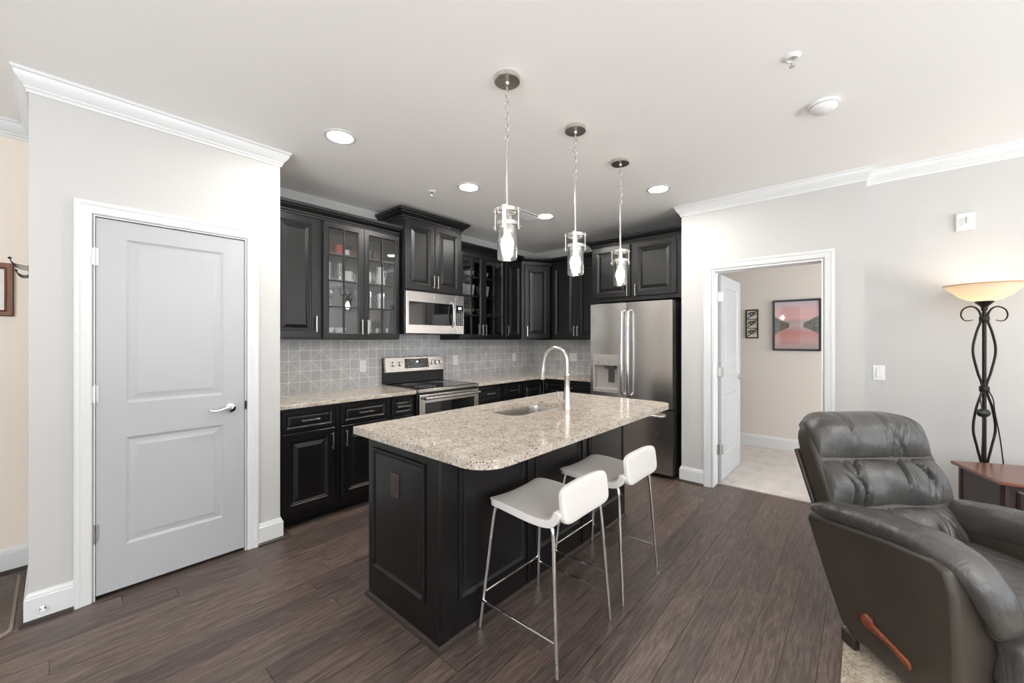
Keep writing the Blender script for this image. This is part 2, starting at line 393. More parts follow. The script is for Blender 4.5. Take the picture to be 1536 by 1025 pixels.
# living area walls behind the camera, with the window openings the daylight enters by
bm = NB(); box(bm, -3.15, 4.32, -4.15, -4, 0, .5); box(bm, -3.15, 4.32, -4.15, -4, 2.4, CEIL)
for a, b in ((-3.15, -2.6), (.1, .7), (3.9, 4.32)): box(bm, a, b, -4.15, -4, .5, 1.9)
struct('wall_south', bm, WALL)
bm = NB(); box(bm, -3.15, -3, -4, 3.95, 2.4, CEIL)
for a, b in ((-4, -3.1), (1.1, 3.95)): box(bm, -3.15, -3, a, b, 0, 2.4)
box(bm, -3.15, -3, -3.1, 1.1, 0, .5)
struct('wall_west', bm, WALL)
for k, (a, b) in enumerate(((-2.6, .1), (.7, 3.9))):
    F = Fr((a, -4.02, .5), (1, 0, 0), (0, 1, 0)); bm = NB(); frame4(bm, F, b-a, 1.9, .06, .05)
    fbox(bm, F, (b-a)/2-.03, (b-a)/2+.03, .06, 1.84, .0, .04); struct('window_%d' % (k+1), bm, TRIM)
F = Fr((-3.02, 1.1, .5), (0, -1, 0), (1, 0, 0)); bm = NB(); frame4(bm, F, 4.2, 1.9, .07, .05); fbox(bm, F, 2.06, 2.14, .07, 1.83, 0, .04); struct('window_3', bm, TRIM)
bm = NB(); box(bm, 6.0, 6.1, -2.7, 2.7, 0, CEIL); box(bm, 4.9, 6.0, 2.6, 2.7, 0, CEIL)
box(bm, 4.32, 4.5, -2.7, -2.6, 0, CEIL); box(bm, 5.75, 6.0, -2.7, -2.6, 0, CEIL); box(bm, 4.5, 5.75, -2.7, -2.6, 0, .9); box(bm, 4.5, 5.75, -2.7, -2.6, 2.2, CEIL)
struct('wall_bedroom', bm, WALLB)

CROWN = [(0, -.098), (.008, -.098), (.010, -.084), (.016, -.080), (.016, -.070), (.030, -.056), (.044, -.034), (.048, -.018), (.056, -.014), (.056, 0), (0, 0)]
def crown(name, path): struct(name, sweep(NB(), [(x, y, CEIL) for x, y in path], CROWN), TRIM)
crown('trim_1', [(-.09, 3.83), (-.09, 3.06), (1.03, 3.06), (1.03, 3.072)])
crown('trim_2', [(4.072, 1.345), (4.06, 1.345), (4.06, -.01), (4.20, -.01), (4.20, -4)])
crown('trim_3', [(-3, 3.83), (-.09, 3.83)])
BASE = [(0, 0), (0, .145), (.005, .145), (.008, .134), (.011, .130), (.011, .122), (.016, .118), (.016, 0)]
SHO = [(.016, 0), (.016, .018), (.022, .016), (.030, .008), (.031, 0)]
def base(name, path, shoe=True):
    o = struct(name, sweep(NB(), [(x, y, 0) for x, y in path], BASE), TRIM)
    if shoe: obj('shoe_moulding', sweep(NB(), [(x, y, 0) for x, y in path], SHO), SHOE, o, label='dark wood shoe moulding')
base('baseboard_left', [(-.09, 3.83), (-.09, 3.06), (.057, 3.06)])
base('baseboard_left_end', [(.888, 3.06), (1.03, 3.06), (1.03, 3.075)])
base('baseboard_hall', [(-3, 3.83), (-.09, 3.83)])
base('baseboard_right', [(4.075, 1.345), (4.06, 1.345), (4.06, 1.135)])
base('baseboard_right_end', [(4.06, .17), (4.06, -.01), (4.20, -.01), (4.20, -4)])
o = struct('baseboard_bedroom', sweep(NB(), [(6.0, 2.6, .012), (6.0, -2.6, .012)], BASE), TRIM)

CAS = [(0, 0), (0, .011), (.006, .015), (.040, .018), (.047, .022), (.060, .022), (.066, .018), (.066, 0)]
def casing(name, F, W, H, side):
    struct(name, sweep(NB(), [F(0, 0), F(0, H), F(W, H), F(W, 0)], CAS, N=F.n, side=side), TRIM, ang=.4)
casing('trim_4', Fr((.123, 3.06, 0)), .706, 2.05, -1)
casing('trim_5', Fr((4.06, 1.073, 0), (0, -1, 0), (-1, 0, 0)), .838, 2.042, -1)
bm = NB(); box(bm, .129, .134, 3.05, 3.18, 0, 2.045); box(bm, .818, .823, 3.05, 3.18, 0, 2.045); box(bm, .134, .818, 3.05, 3.18, 2.040, 2.045); box(bm, .134, .818, 3.11, 3.14, 2.03, 2.04)
struct('trim_6', bm, TRIM)
bm = NB(); box(bm, 4.05, 4.21, 1.055, 1.067, 0, 2.035); box(bm, 4.05, 4.21, .241, .253, 0, 2.035); box(bm, 4.05, 4.21, .253, 1.055, 2.023, 2.035)
struct('trim_7', bm, TRIM)

def hinge(F, a, b, parent):
    bm = NB(); tube(bm, [F(a, b-.045, .006), F(a, b+.045, .006)], .0055, 8); fbox(bm, F, a-.014, a+.014, b-.044, b+.044, -.002, .002)
    for s in (-1, 1): tube(bm, [F(a, b+s*.046, .006), F(a, b+s*.051, .006)], .004, 8)
    obj('hinge', bm, NICKEL, parent)
# closet door
F = Fr((.137, 3.095, .022)); Wd, Hd = .678, 2.013
d = struct('door_1', fbox(NB(), F, 0, Wd, 0, Hd, 0, .028), DOORM)
def doorskin(F, W, H, fr_, panels):   # face sheet with recessed/raised fields, inside the door mesh
    bm = NB(); xs0, xs1 = fr_, W-fr_
    zs = [0] + [z for p_ in panels for z in p_] + [H]
    fbox(bm, F, 0, xs0, 0, H, 0, .008); fbox(bm, F, xs1, W, 0, H, 0, .008)
    for i in range(0, len(zs), 2): fbox(bm, F, xs0, xs1, zs[i], zs[i+1], 0, .008)
    for z0, z1 in panels:
        R = [[F(xs0+s, z0+s, dd), F(xs1-s, z0+s, dd), F(xs1-s, z1-s, dd), F(xs0+s, z1-s, dd)] for s, dd in [(0, .0), (0, .008), (.004, .005), (.014, .001), (.022, .0012), (.050, .0075)]]
        rings(bm, R)
    return bm
obj('door_panel', doorskin(F.at(0, 0, .028), Wd, Hd, .117, [(.235, .825), (1.015, 1.915)]), DOORM, d, ang=.2)
for z in (.335, 1.075, 1.805): hinge(Fr((.133, 3.055, .022)), 0, z, d)
FL = F.at(.60, .926, .036); bm = NB(); lathe(bm, [(0, 0), (.032, 0), (.033, .004), (.028, .010), (.012, .014), (.010, .045), (0, .047)], FL(0, 0, 0), 20, FL.n)
tube(bm, spline([FL(.003, 0, .042), FL(-.03, .008, .046), FL(-.07, -.004, .045), FL(-.105, -.002, .042), FL(-.115, .006, .041)], 5), .008, 10, rads=None)
obj('door_lever', bm, CHROME, d)
obj('latch_plate', box(NB(), .817, .8235, 3.045, 3.055, .93, .985), BRONZE, d)
# bedroom door, standing open
F = Fr((4.222, 1.035, .022), (1, 0, 0), (0, -1, 0)); Wd2 = .79
d2 = struct('door_2', fbox(NB(), F, 0, Wd2, 0, 1.99, -.03, 0), DOORM)
obj('door_panel', doorskin(F, Wd2, 1.99, .13, [(.235, .82), (1.01, 1.88)]), DOORM, d2, ang=.2)
for z in (.33, 1.075, 1.80):
    bm = NB(); tube(bm, [(4.212, 1.046, z-.045), (4.212, 1.046, z+.045)], .007, 8); box(bm, 4.17, 4.212, 1.050, 1.054, z-.045, z+.045); box(bm, 4.2135, 4.220, 1.008, 1.05, z-.045, z+.045)
    obj('hinge', bm, NICKEL, d2)
bm = NB(); lathe(bm, [(0, 0), (.03, 0), (.03, .008), (.011, .012), (.01, .05), (0, .052)], (4.95, 1.027, .98), 18, (0, -1, 0)); tube(bm, [(4.95, .98, .98), (4.85, .982, .98)], .008, 8)
obj('door_lever', bm, NICKEL, d2)

# backsplash
tag(obj('backsplash', box(NB(), 1.03, 4.78, 3.7285, 3.7385, .917, 1.60), TILEX), 'grey patterned square tile backsplash running behind the range', 'backsplash')
tag(obj('backsplash', box(NB(), 4.7685, 4.7785, 2.33, 3.728, .917, 1.42), TILEY), 'patterned tile backsplash on the short wall beside the refrigerator', 'backsplash')

# ------------------------------------------------------------------ cabinets
CCR = [(0, 0), (.006, 0), (.008, .014), (.016, .018), (.018, .030), (.034, .044), (.046, .052), (.050, .062), (.062, .066), (.066, .088), (0, .088)]
def ccrown(path, z, parent, k=1.0, side=1, name='crown_moulding'):
    obj(name, sweep(NB(), [(x, y, z) for x, y in path], [(s*k, d*k) for s, d in CCR], side=side), BLACK, parent, ang=.3)
def solid_door(F, a0, a1, b0, b1, parent, handle=None, hv=True, fr_=.055, name='door', L=.13):
    bm = NB(); G = F.at(a0, b0, .0015); Wd, Hd = a1-a0, b1-b0; mn = min(Wd, Hd); f_ = min(fr_, mn*.24)
    st = door_steps(.02, f_) if mn > .25 else [(0, .017), (.003, .02), (f_*.7, .02), (f_*.7+.005, .016), (f_*.7+.012, .012), (f_*.7+.016, .012), (f_*.7+.026, .018)]
    panel(bm, G, Wd, Hd, st); o = obj(name, bm, BLACK, parent, ang=.15)
    if handle: bar_handle(F.at(0, 0, .0215), handle[0], handle[1], hv, L, o)
    return o
def glass_door(F, a0, a1, b0, b1, parent, handle, fr_=.05, rows=4):
    bm = NB(); G = F.at(a0, b0, .0015); Wd, Hd = a1-a0, b1-b0; frame4(bm, G, Wd, Hd, fr_, .02)
    fbox(bm, G, Wd/2-.006, Wd/2+.006, fr_, Hd-fr_, .006, .018)
    for r in range(1, rows): b = fr_+(Hd-2*fr_)*r/rows; fbox(bm, G, fr_, Wd/2-.006, b-.006, b+.006, .006, .018); fbox(bm, G, Wd/2+.006, Wd-fr_, b-.006, b+.006, .006, .018)
    o = obj('glass_door', bm, BLACK, parent, ang=.15)
    obj('pane', fbox(NB(), G, fr_-.003, Wd-fr_+.003, fr_-.003, Hd-fr_+.003, .009, .012), PANE, o, smooth=False, label='clear glass pane')
    bar_handle(F.at(0, 0, .0215), handle[0], handle[1], True, .13, o)
    return o
UZ0, UZ1 = 1.385, 2.395
def carcass(F, W, H, D, parent, shelves=None, lining=None):
    bm = NB()
    if shelves is None: fbox(bm, F, 0, W, 0, H, -D, 0); return obj('carcass', bm, BLACK, parent, bev=.001)
    t = .018
    fbox(bm, F, 0, t, 0, H, -D, 0); fbox(bm, F, W-t, W, 0, H, -D, 0); fbox(bm, F, t, W-t, 0, t, -D, 0); fbox(bm, F, t, W-t, H-t, H, -D, 0)
    fbox(bm, F, t, .04, t, H-t, -.018, 0); fbox(bm, F, W-.04, W-t, t, H-t, -.018, 0); fbox(bm, F, .04, W-.04, t, .04, -.018, 0); fbox(bm, F, .04, W-.04, H-.055, H-t, -.018, 0)
    o = obj('carcass', bm, BLACK, parent, smooth=False)
    obj('lining', fbox(NB(), F, t, W-t, t, H-t, -D+.004, -D+.012), lining, parent, smooth=False, label='cabinet back lining')
    for s in shelves: obj('shelf', fbox(NB(), F, t+.001, W-t-.001, s-.016, s, -D+.013, -.02), lining, parent, smooth=False)
    return o
YF = 3.41
# single door upper at far left
F = Fr((1.032, YF, UZ0)); t = thing('upper_cabinet', 'black single door upper cabinet beside the white closet wall', 'cabinet', F.o, 'upper cabinets')
carcass(F, .428, UZ1-UZ0, .316, t); solid_door(F, .05, .40, .018, 1.0, t, (.375, .13)); ccrown([(1.032, YF), (1.459, YF)], UZ1-.002, t)
# glass cabinet left of the microwave
DZ = 1.0; HB = UZ1-UZ0; ROWS = [.068+.2285*k for k in range(1, 4)]
F = Fr((1.462, YF, UZ0)); t = thing('glass_cabinet', 'black two door glass cabinet full of drinkware, left of the microwave', 'cabinet', F.o, 'upper cabinets')
carcass(F, .745, HB, .318, t, ROWS, INSIDE)
glass_door(F, .008, .370, .012, .998, t, (.345, .115)); glass_door(F, .374, .738, .012, .998, t, (.399, .115))
ccrown([(1.460, YF), (2.209, YF)], UZ1-.002, t); GB = F
# raised cabinet over microwave
F = Fr((2.213, 3.35, 1.868)); t = thing('upper_cabinet', 'taller raised black cabinet directly above the microwave', 'cabinet', F.o, 'upper cabinets')
carcass(F, .742, .70, .376, t); solid_door(F, .012, .368, .012, .690, t, (.345, .11)); solid_door(F, .373, .730, .012, .690, t, (.396, .11))
ccrown([(2.213, 3.738), (2.213, 3.35), (2.955, 3.35), (2.955, 3.738)], 2.560, t, 1.12)
# glass cabinet right of microwave
F = Fr((2.965, YF, UZ0)); t = thing('glass_cabinet', 'black glass cabinet with white bowls, right of the microwave', 'cabinet', F.o, 'upper cabinets')
carcass(F, .765, HB, .318, t, ROWS, INDARK)
glass_door(F, .008, .380, .012, .998, t, (.355, .115)); glass_door(F, .384, .757, .012, .998, t, (.409, .115)); ccrown([(2.959, YF), (3.731, YF)], UZ1-.002, t); GD = F
F = Fr((3.732, YF, UZ0)); t = thing('upper_cabinet', 'narrow black single door cabinet beside the corner cabinet', 'cabinet', F.o, 'upper cabinets')
carcass(F, .333, HB, .318, t); solid_door(F, .012, .322, .012, .998, t, (.037, .115)); ccrown([(3.732, YF), (4.068, YF)], UZ1-.002, t)
# diagonal corner cabinet
t = thing('corner_cabinet', 'black diagonal corner upper cabinet with one tall panelled door', 'cabinet', (4.07, YF, UZ0), 'upper cabinets')
obj('carcass', poly(NB(), [(4.068, 3.41), (4.45, 3.183), (4.766, 3.183), (4.766, 3.726), (4.068, 3.726)], UZ0, UZ1), BLACK, t)
dv = Vector((.382, -.227, 0)); F = Fr((4.068, 3.41, UZ0), dv, (-.227, -.382, 0))
solid_door(F, .045, .40, .02, .99, t, (.072, .115)); ccrown([(4.070, 3.41), (4.45, 3.185)], UZ1-.002, t)
# fridge wall uppers
F = Fr((4.45, 3.18, UZ0), (0, -1, 0), (-1, 0, 0)); t = thing('upper_cabinet', 'black two door upper cabinet between corner cabinet and refrigerator', 'cabinet', F.o, 'upper cabinets')
carcass(F, .775, HB, .318, t); solid_door(F, .012, .393, .012, .998, t, (.370, .115)); solid_door(F, .397, .765, .012, .998, t, (.42, .115)); ccrown([(4.45, 3.182), (4.45, 2.402)], UZ1-.002, t)
F = Fr((4.15, 2.395, 1.815), (0, -1, 0), (-1, 0, 0)); t = thing('upper_cabinet', 'deep black two door cabinet above the refrigerator', 'cabinet', F.o, 'upper cabinets')
carcass(F, 1.045, .635, .625, t); solid_door(F, .025, .482, .045, .618, t, (.455, .11)); solid_door(F, .520, .978, .045, .618, t, (.547, .11))
ccrown([(4.60, 2.395), (4.15, 2.395), (4.15, 1.35)], 2.445, t)
# refrigerator side filler
# base cabinets
def base_unit(F, W, label, hand, parts='dd', D=.60):
    t = thing('base_cabinet', label, 'cabinet', F.o, 'base cabinets')
    bm = NB(); fbox(bm, F, 0, W, .10, .883, -D, 0); fbox(bm, F, 0, W, 0, .10, -D, -.075); fbox(bm, F, 0, W, 0, .014, -.075, -.06); obj('carcass', bm, BLACK, t, bev=.001)
    m_ = .028
    if 'D' in parts:
        solid_door(F, m_, W-m_, .125, .865, t, (hand, .74))
    else:
        o = solid_door(F, m_, W-m_, .715, .866, t, (W/2, .79), False, name='drawer')
        if W > .6: solid_door(F, m_, W/2-.002, .125, .70, t, (W/2-.03, .60)); solid_door(F, W/2+.002, W-m_, .125, .70, t, (W/2+.03, .60))
        else: solid_door(F, m_, W-m_, .125, .70, t, (hand, .60))
    return t
YB = 3.13
base_unit(Fr((1.032, YB, 0)), .435, 'black base cabinet beside the white closet wall, nearest the door', .385)
base_unit(Fr((1.468, YB, 0)), .455, 'second black base cabinet from the closet wall, mostly behind the island corner', .06)
base_unit(Fr((1.924, YB, 0)), .268, 'narrow black base cabinet against the left side of the range', .23)
base_unit(Fr((2.965, YB, 0)), .40, 'black base cabinet directly right of the range', .06)
base_unit(Fr((3.366, YB, 0)), .37, 'black base cabinet second to the right of the range', .33)
base_unit(Fr((3.737, YB, 0)), .448, 'black corner base cabinet with upright handle under the corner countertop', .05, 'D')
base_unit(Fr((4.19, 3.128, 0), (0, -1, 0), (-1, 0, 0)), .79, 'wide black base cabinet to the left of the refrigerator', .3, D=.585)
tag(obj('countertop', box(NB(), 1.033, 2.190, 3.095, 3.727, .885, .916), GRANITE, bev=.004), 'speckled granite countertop between the closet wall and the range', 'countertop', 'countertops')
tag(obj('countertop', poly(NB(), [(2.966, 3.095), (4.155, 3.095), (4.155, 2.335), (4.767, 2.335), (4.767, 3.727), (2.966, 3.727)], .885, .916), GRANITE, bev=.004), 'L shaped granite countertop in the kitchen corner right of the range', 'countertop', 'countertops')

# ------------------------------------------------------------------ island
IX0, IX1, IY0, IY1 = 1.12, 2.95, 1.41, 2.02
t = thing('kitchen_island', 'black panelled kitchen island with granite top and white stools alongside', 'island', (2.03, 1.71, 0))
bm = NB(); poly(bm, [(IX0, IY0), (IX1, IY0), (IX1, IY1), (IX0, IY1)], .012, .883, [[(1.78, 1.53), (1.78, 1.96), (2.46, 1.96), (2.46, 1.53)]])
obj('carcass', bm, BLACK, t, bev=.002)
obj('base_trim', sweep(NB(), [(IX1, IY0, 0), (IX0, IY0, 0), (IX0, IY1, 0), (IX1, IY1, 0)], [(-.002, 0), (-.002, .028), (.006, .026), (.014, .014), (.016, 0)], side=-1), SHOE, t)
F = Fr((IX0, IY1, 0), (0, -1, 0), (-1, 0, 0))
bm = NB(); 
def raised(bm, F, a0, a1, b0, b1, proud=.012):
    G = F.at(a0, b0, 0); panel(bm, G, a1-a0, b1-b0, [(0, .004), (.004, proud), (.012, proud), (.018, .007), (.026, .003), (.034, .003), (.040, .007), (.05, .008)])
raised(bm, F, .05, .505, .175, .815); obj('end_panel', bm, BLACK, t, ang=.15)
bm = NB(); fbox(bm, F, .575, .618, .03, .884, 0, .008); obj('corner_post', bm, BLACK, t, bev=.002)
F = Fr((IX0, IY0, 0), (1, 0, 0), (0, -1, 0))
bm = NB(); fbox(bm, F, 0, .05, .03, .884, 0, .008); obj('corner_post', bm, BLACK, t, bev=.002)
for a0, a1 in ((.11, .585), (.69, 1.155), (1.27, 1.79)):
    bm = NB(); raised(bm, F, a0, a1, .175, .85); obj('side_panel', bm, BLACK, t, ang=.15)
for a in (.635, 1.21): obj('pilaster', fbox(NB(), F, a-.022, a+.022, .03, .884, 0, .008), BLACK, t, bev=.002)
SINK = rrect(1.83, 2.42, 1.575, 1.915, [.09, .09, .07, .07])
it = tag(obj('island_countertop', poly(NB(), rrect(1.045, 3.00, 1.055, 2.055, [.13, .10, .02, .012]), .884, .920, [SINK[::-1]]), GRANITE, bev=.005), 'large beige speckled granite slab topping the island', 'countertop', 'countertops')
# sink
t = thing('sink', 'undermount stainless steel sink set in the island countertop', 'sink', (2.125, 1.745, .884))
bm = NB(); R = []
for s, z in ((-.012, .8825), (.004, .8825), (.006, .86), (.012, .72), (.035, .69), (.10, .684)):
    R.append([Vector((x, y, z)) for x, y in rrect(1.83+s, 2.42-s, 1.575+s, 1.915-s, max(.02, .085-s*.3))])
L = rings(bm, R, cap=False); bm.faces.new(L[-1])
sk = obj('basin', bm, STEELX, t); md = sk.modifiers.new('shell', 'SOLIDIFY'); md.thickness = .002; md.offset = 1
obj('drain', lathe(NB(), [(0, 0), (.04, 0), (.042, .003), (.03, .004), (.028, .001), (0, .001)], (2.125, 1.745, .6845), 20), CHROME, t)
# faucet
fx, fy = 2.262, 1.495
t = thing('faucet', 'tall gooseneck brushed nickel faucet standing on the island', 'faucet', (fx, fy, .92))
bm = NB(); lathe(bm, [(0, .9205), (.030, .9205), (.030, .930), (.026, .936), (.024, .96), (.025, 1.0), (.022, 1.03), (.018, 1.06), (.018, 1.135), (.021, 1.14), (.021, 1.15), (.014, 1.155), (0, 1.155)], (fx, fy, 0), 20)
obj('body', bm, NICKEL, t)
sp_ = [(fx, fy, 1.15), (fx, fy, 1.22)] + [(fx, fy+.095-.095*math.cos(a*PI/12), 1.235+.095*math.sin(a*PI/12)) for a in range(0, 13)] + [(fx, fy+.198, 1.20)]
obj('spout', tube(NB(), sp_, .0125, 14), NICKEL, t)
obj('spray_head', lathe(NB(), [(0, 0), (.0135, 0), (.015, .02), (.019, .09), (.017, .10), (0, .10)], (fx, fy+.197, 1.205), 16, (0, .12, -1)), NICKEL, t)
obj('lever', tube(NB(), spline([(fx-.015, fy, .985), (fx-.05, fy+.004, .975), (fx-.085, fy+.008, .995), (fx-.10, fy+.01, 1.045)], 6), .007, 10, rads=[.011-.0002*i for i in range(19)]), NICKEL, t)

# ------------------------------------------------------------------ electrical plates
def outlet(name, F, label, cat, mat=PLATE, kind='duplex', w_=.07, h_=.115, group=None):
    t = thing(name, label, cat, F.o, group)
    bm = NB(); panel(bm, F.at(-w_/2, -h_/2), w_, h_, [(0, .003), (.003, .006)]); obj('plate', bm, mat, t, ang=.2)
    if kind == 'duplex':
        for s in (-1, 1):
            bm = NB(); lathe(bm, [(0, 0), (.017, 0), (.017, .003), (0, .003)], F(0, s*.021, .0055), 16, F.n)
            obj('socket', bm, mat, t, ang=.2)
            bm = NB()
            for q in (-.006, .006): fbox(bm, F, q-.0012, q+.0012, s*.021-.001, s*.021+.008, .0086, .0090)
            fbox(bm, F, -.002, .002, s*.021-.009, s*.021-.005, .0086, .0090); obj('slots', bm, BLKPL, t, smooth=False)
    elif kind == 'rocker':
        for q in ([-.023, .023] if w_ > .1 else [0]):
            bm = NB(); panel(bm, F.at(q-.016, -.033, .006), .032, .066, [(0, .002), (.002, .004)]); obj('rocker', bm, mat, t, ang=.2)
    return t
FB = lambda x, z: Fr((x, 3.728, z))
outlet('wall_outlet', FB(2.003, 1.125), 'white outlet in the tile between glass cabinet and range', 'outlet', group='backsplash outlets')
outlet('wall_outlet', FB(3.20, 1.138), 'white outlet in the tile just right of the range', 'outlet', group='backsplash outlets')
outlet('wall_outlet', FB(4.29, 1.14), 'white outlet in the tile near the kitchen corner', 'outlet', kind='rocker', group='backsplash outlets')
outlet('wall_outlet', Fr((4.768, 3.05, 1.14), (0, -1, 0), (-1, 0, 0)), 'white double plate on the tile behind the faucet', 'outlet', w_=.115, kind='rocker', group='backsplash outlets')
outlet('island_outlet', Fr((IX0-.008, 1.75, .66), (0, -1, 0), (-1, 0, 0)), 'dark brown outlet on the end panel of the island', 'outlet', mat=BROWNP)
FR = lambda y, z, x=4.20: Fr((x, y, z), (0, -1, 0), (-1, 0, 0))
outlet('light_switch', FR(-.090, 1.13), 'white rocker light switch right of the bedroom doorway', 'light switch', kind='rocker')
t = thing('alarm_strobe', 'small white alarm box high on the wall above the floor lamp', 'alarm', FR(-.535, 2.21).o)
F = FR(-.535, 2.21); bm = NB(); panel(bm, F.at(-.045, -.06), .09, .12, [(0, .018), (.006, .024)]); obj('housing', bm, PLATE, t)
bm = NB(); panel(bm, F.at(.0, -.02, .024), .034, .05, [(0, .008), (.006, .014)]); obj('lens', bm, TRIM, t)
bm = NB(); [fbox(bm, F, -.035, -.010, -.03+k*.012, -.026+k*.012, .0235, .0245) for k in range(5)]; obj('sounder', bm, GREY, t)

# ------------------------------------------------------------------ microwave
F = Fr((2.216, 3.335, 1.448)); t = thing('microwave', 'stainless over the range microwave under the raised cabinet', 'microwave', F.o)
obj('body', fbox(NB(), F, 0, .736, 0, .416, -.385, 0), BLKPL, t, bev=.003)
bm = NB(); G = F.at(0, 0, .001); Wm, Hm = .61, .414
R = [[G(a0, b0, c), G(a1, b0, c), G(a1, b1, c), G(a0, b1, c)] for a0, a1, b0, b1, c in ((0, Wm, 0, Hm, 0), (0, Wm, 0, Hm, .036), (.003, Wm-.003, .003, Hm-.003, .039), (.028, Wm-.012, .085, Hm-.10, .039), (.030, Wm-.014, .087, Hm-.102, .036), (.030, Wm-.014, .087, Hm-.102, 0))]
rings(bm, R, close=True); dr = obj('door', bm, STEELX, t, ang=.2)
obj('window', fbox(NB(), G, .031, Wm-.015, .088, Hm-.103, .02, .0362), BLKGL, dr, smooth=False, label='black glass window')
obj('handle', tube(NB(), spline([G(Wm-.045, .075, .038), G(Wm-.046, .10, .062), G(Wm-.048, .205, .074), G(Wm-.046, .31, .062), G(Wm-.045, .335, .038)], 6), .011, 10), NICKEL, dr)
bm = NB(); lathe(bm, [(0, 0), (.013, 0), (.013, .002), (0, .002)], G(.33, Hm-.05, .039), 20, G.n); obj('badge', bm, NICKEL, dr, label='small round badge')
bm = NB(); fbox(bm, G, Wm+.002, .735, 0, Hm, 0, .038); cp = obj('control_panel', bm, STEELX, t, bev=.002)
obj('keypad', fbox(NB(), G, Wm+.014, .722, .03+.06, Hm-.105, .0385, .040), BLKGL, cp, smooth=False)
obj('display', fbox(NB(), G, Wm+.045, Wm+.085, Hm-.150, Hm-.125, .0402, .0408), GREENLED, cp, smooth=False)
bm = NB()
for r in range(8):
    for q in range(3): fbox(bm, G, Wm+.030+q*.028, Wm+.042+q*.028, .105+r*.019, .112+r*.019, .0402, .0407)
obj('buttons', bm, GREY, cp, smooth=False)
bm = NB(); fbox(bm, F, .02, .30, -.006, 0, -.36, -.02); fbox(bm, F, .42, .70, -.006, 0, -.36, -.02); obj('vent', bm, BLKPL, t)

# ------------------------------------------------------------------ range
F = Fr((2.200, 3.10, 0)); t = thing('range', 'stainless electric range with black glass cooktop', 'stove', F.o)
bm = NB(); fbox(bm, F, 0, .756, .03, .895, -.60, 0); fbox(bm, F, .03, .726, 0, .03, -.58, -.03); obj('body', bm, BLKPL, t, bev=.002)
bm = NB(); fbox(bm, F, -.002, .758, .895, .925, -.56, .035); obj('cooktop_frame', bm, STEELX, t, bev=.003)
obj('cooktop', fbox(NB(), F, .012, .744, .9252, .929, -.555, .015), BLKGL, t, smooth=False, label='black glass cooktop')
bm = NB()
for a, c, r in ((.19, -.13, .10), (.56, -.13, .12), (.19, -.40, .08), (.56, -.40, .09)):
    for q in (r, r*.6):
        rings(bm, [[F(a+x*rr, z, c+y*rr) for x, y in [(math.cos(k*PI/20), math.sin(k*PI/20)) for k in range(40)]] for rr, z in ((q, .929), (q, .9294), (q-.003, .9294), (q-.003, .929))], close=True)
obj('burner_rings', bm, GREY, t, smooth=False)
bm = NB(); R = [[F(a0, b0, c), F(a1, b0, c), F(a1, b1, c), F(a0, b1, c)] for a0, a1, b0, b1, c in ((.004, .752, .215, .872, .002), (.004, .752, .215, .872, .034), (.008, .748, .219, .868, .038), (.062, .694, .30, .795, .038), (.064, .692, .302, .793, .034), (.064, .692, .302, .793, .002))]
rings(bm, R, close=True); dr = obj('oven_door', bm, STEELX, t, ang=.2)
obj('window', fbox(NB(), F, .065, .691, .303, .792, .01, .0345), BLKGL, dr, smooth=False, label='dark oven window')
bm = NB(); tube(bm, [F(.03, .842, .085), F(.726, .842, .085)], .014, 14)
for a in (.045, .711): fbox(bm, F, a-.012, a+.012, .83, .854, .037, .085)
obj('handle', bm, STEELX, dr)
bm = NB(); fbox(bm, F, .004, .752, .045, .205, .002, .034); obj('warming_drawer', bm, STEELX, t, bev=.003)
bm = NB(); Q = Fr((2.205, 3.66, .93)); fbox(bm, Q, 0, .746, .0, .12, -.06, .015); fbox(bm, Q, 0, .746, .12, .270, -.06, -.006); obj('backguard', bm, BLKPL, t, bev=.004)
P_ = Fr(Q(0, .118, .028), (1, 0, 0), (0, -1, .13), (0, .13, 1)); bm = NB(); fbox(bm, P_, -.004, .750, 0, .155, -.035, .0); cp = obj('control_panel', bm, STEELX, t, bev=.004)
obj('touch_panel', fbox(NB(), P_, .225, .530, .035, .135, .0003, .002), BLKGL, cp, smooth=False)
obj('display', fbox(NB(), P_, .37, .395, .095, .108, .0022, .0028), GREENLED, cp, smooth=False)
bm = NB()
for r in range(4):
    for q in range(12):
        if 4 <= q <= 7 and r > 1: continue
        fbox(bm, P_, .237+q*.024, .249+q*.024, .045+r*.022, .052+r*.022, .0022, .0027)
obj('buttons', bm, GREY, cp, smooth=False)
for a in (.085, .165, .575, .635, .695):
    bm = NB(); lathe(bm, [(.027, 0), (.027, .003), (.0225, .004), (.020, .026), (.0, .027)], P_(a, .085, .0005), 18, P_.n); fbox(bm, P_, a-.004, a+.004, .067, .103, .015, .034)
    obj('knob', bm, NICKEL, cp)

# ------------------------------------------------------------------ refrigerator
F = Fr((3.98, 2.318, 0), (0, -1, 0), (-1, 0, 0)); t = thing('refrigerator', 'stainless french door refrigerator with water dispenser', 'refrigerator', F.o)
bm = NB(); fbox(bm, F, .004, .914, .03, 1.765, -.76, -.078); fbox(bm, F, .02, .90, 0, .03, -.70, -.10); obj('body', bm, plain('fridge_side', (.018, .019, .02), .4), t, bev=.003)
bm = NB(); fbox(bm, F, .04, .12, 1.765, 1.79, -.15, -.05); fbox(bm, F, .80, .88, 1.765, 1.79, -.15, -.05); obj('hinge_cover', bm, BLKPL, t, bev=.004)
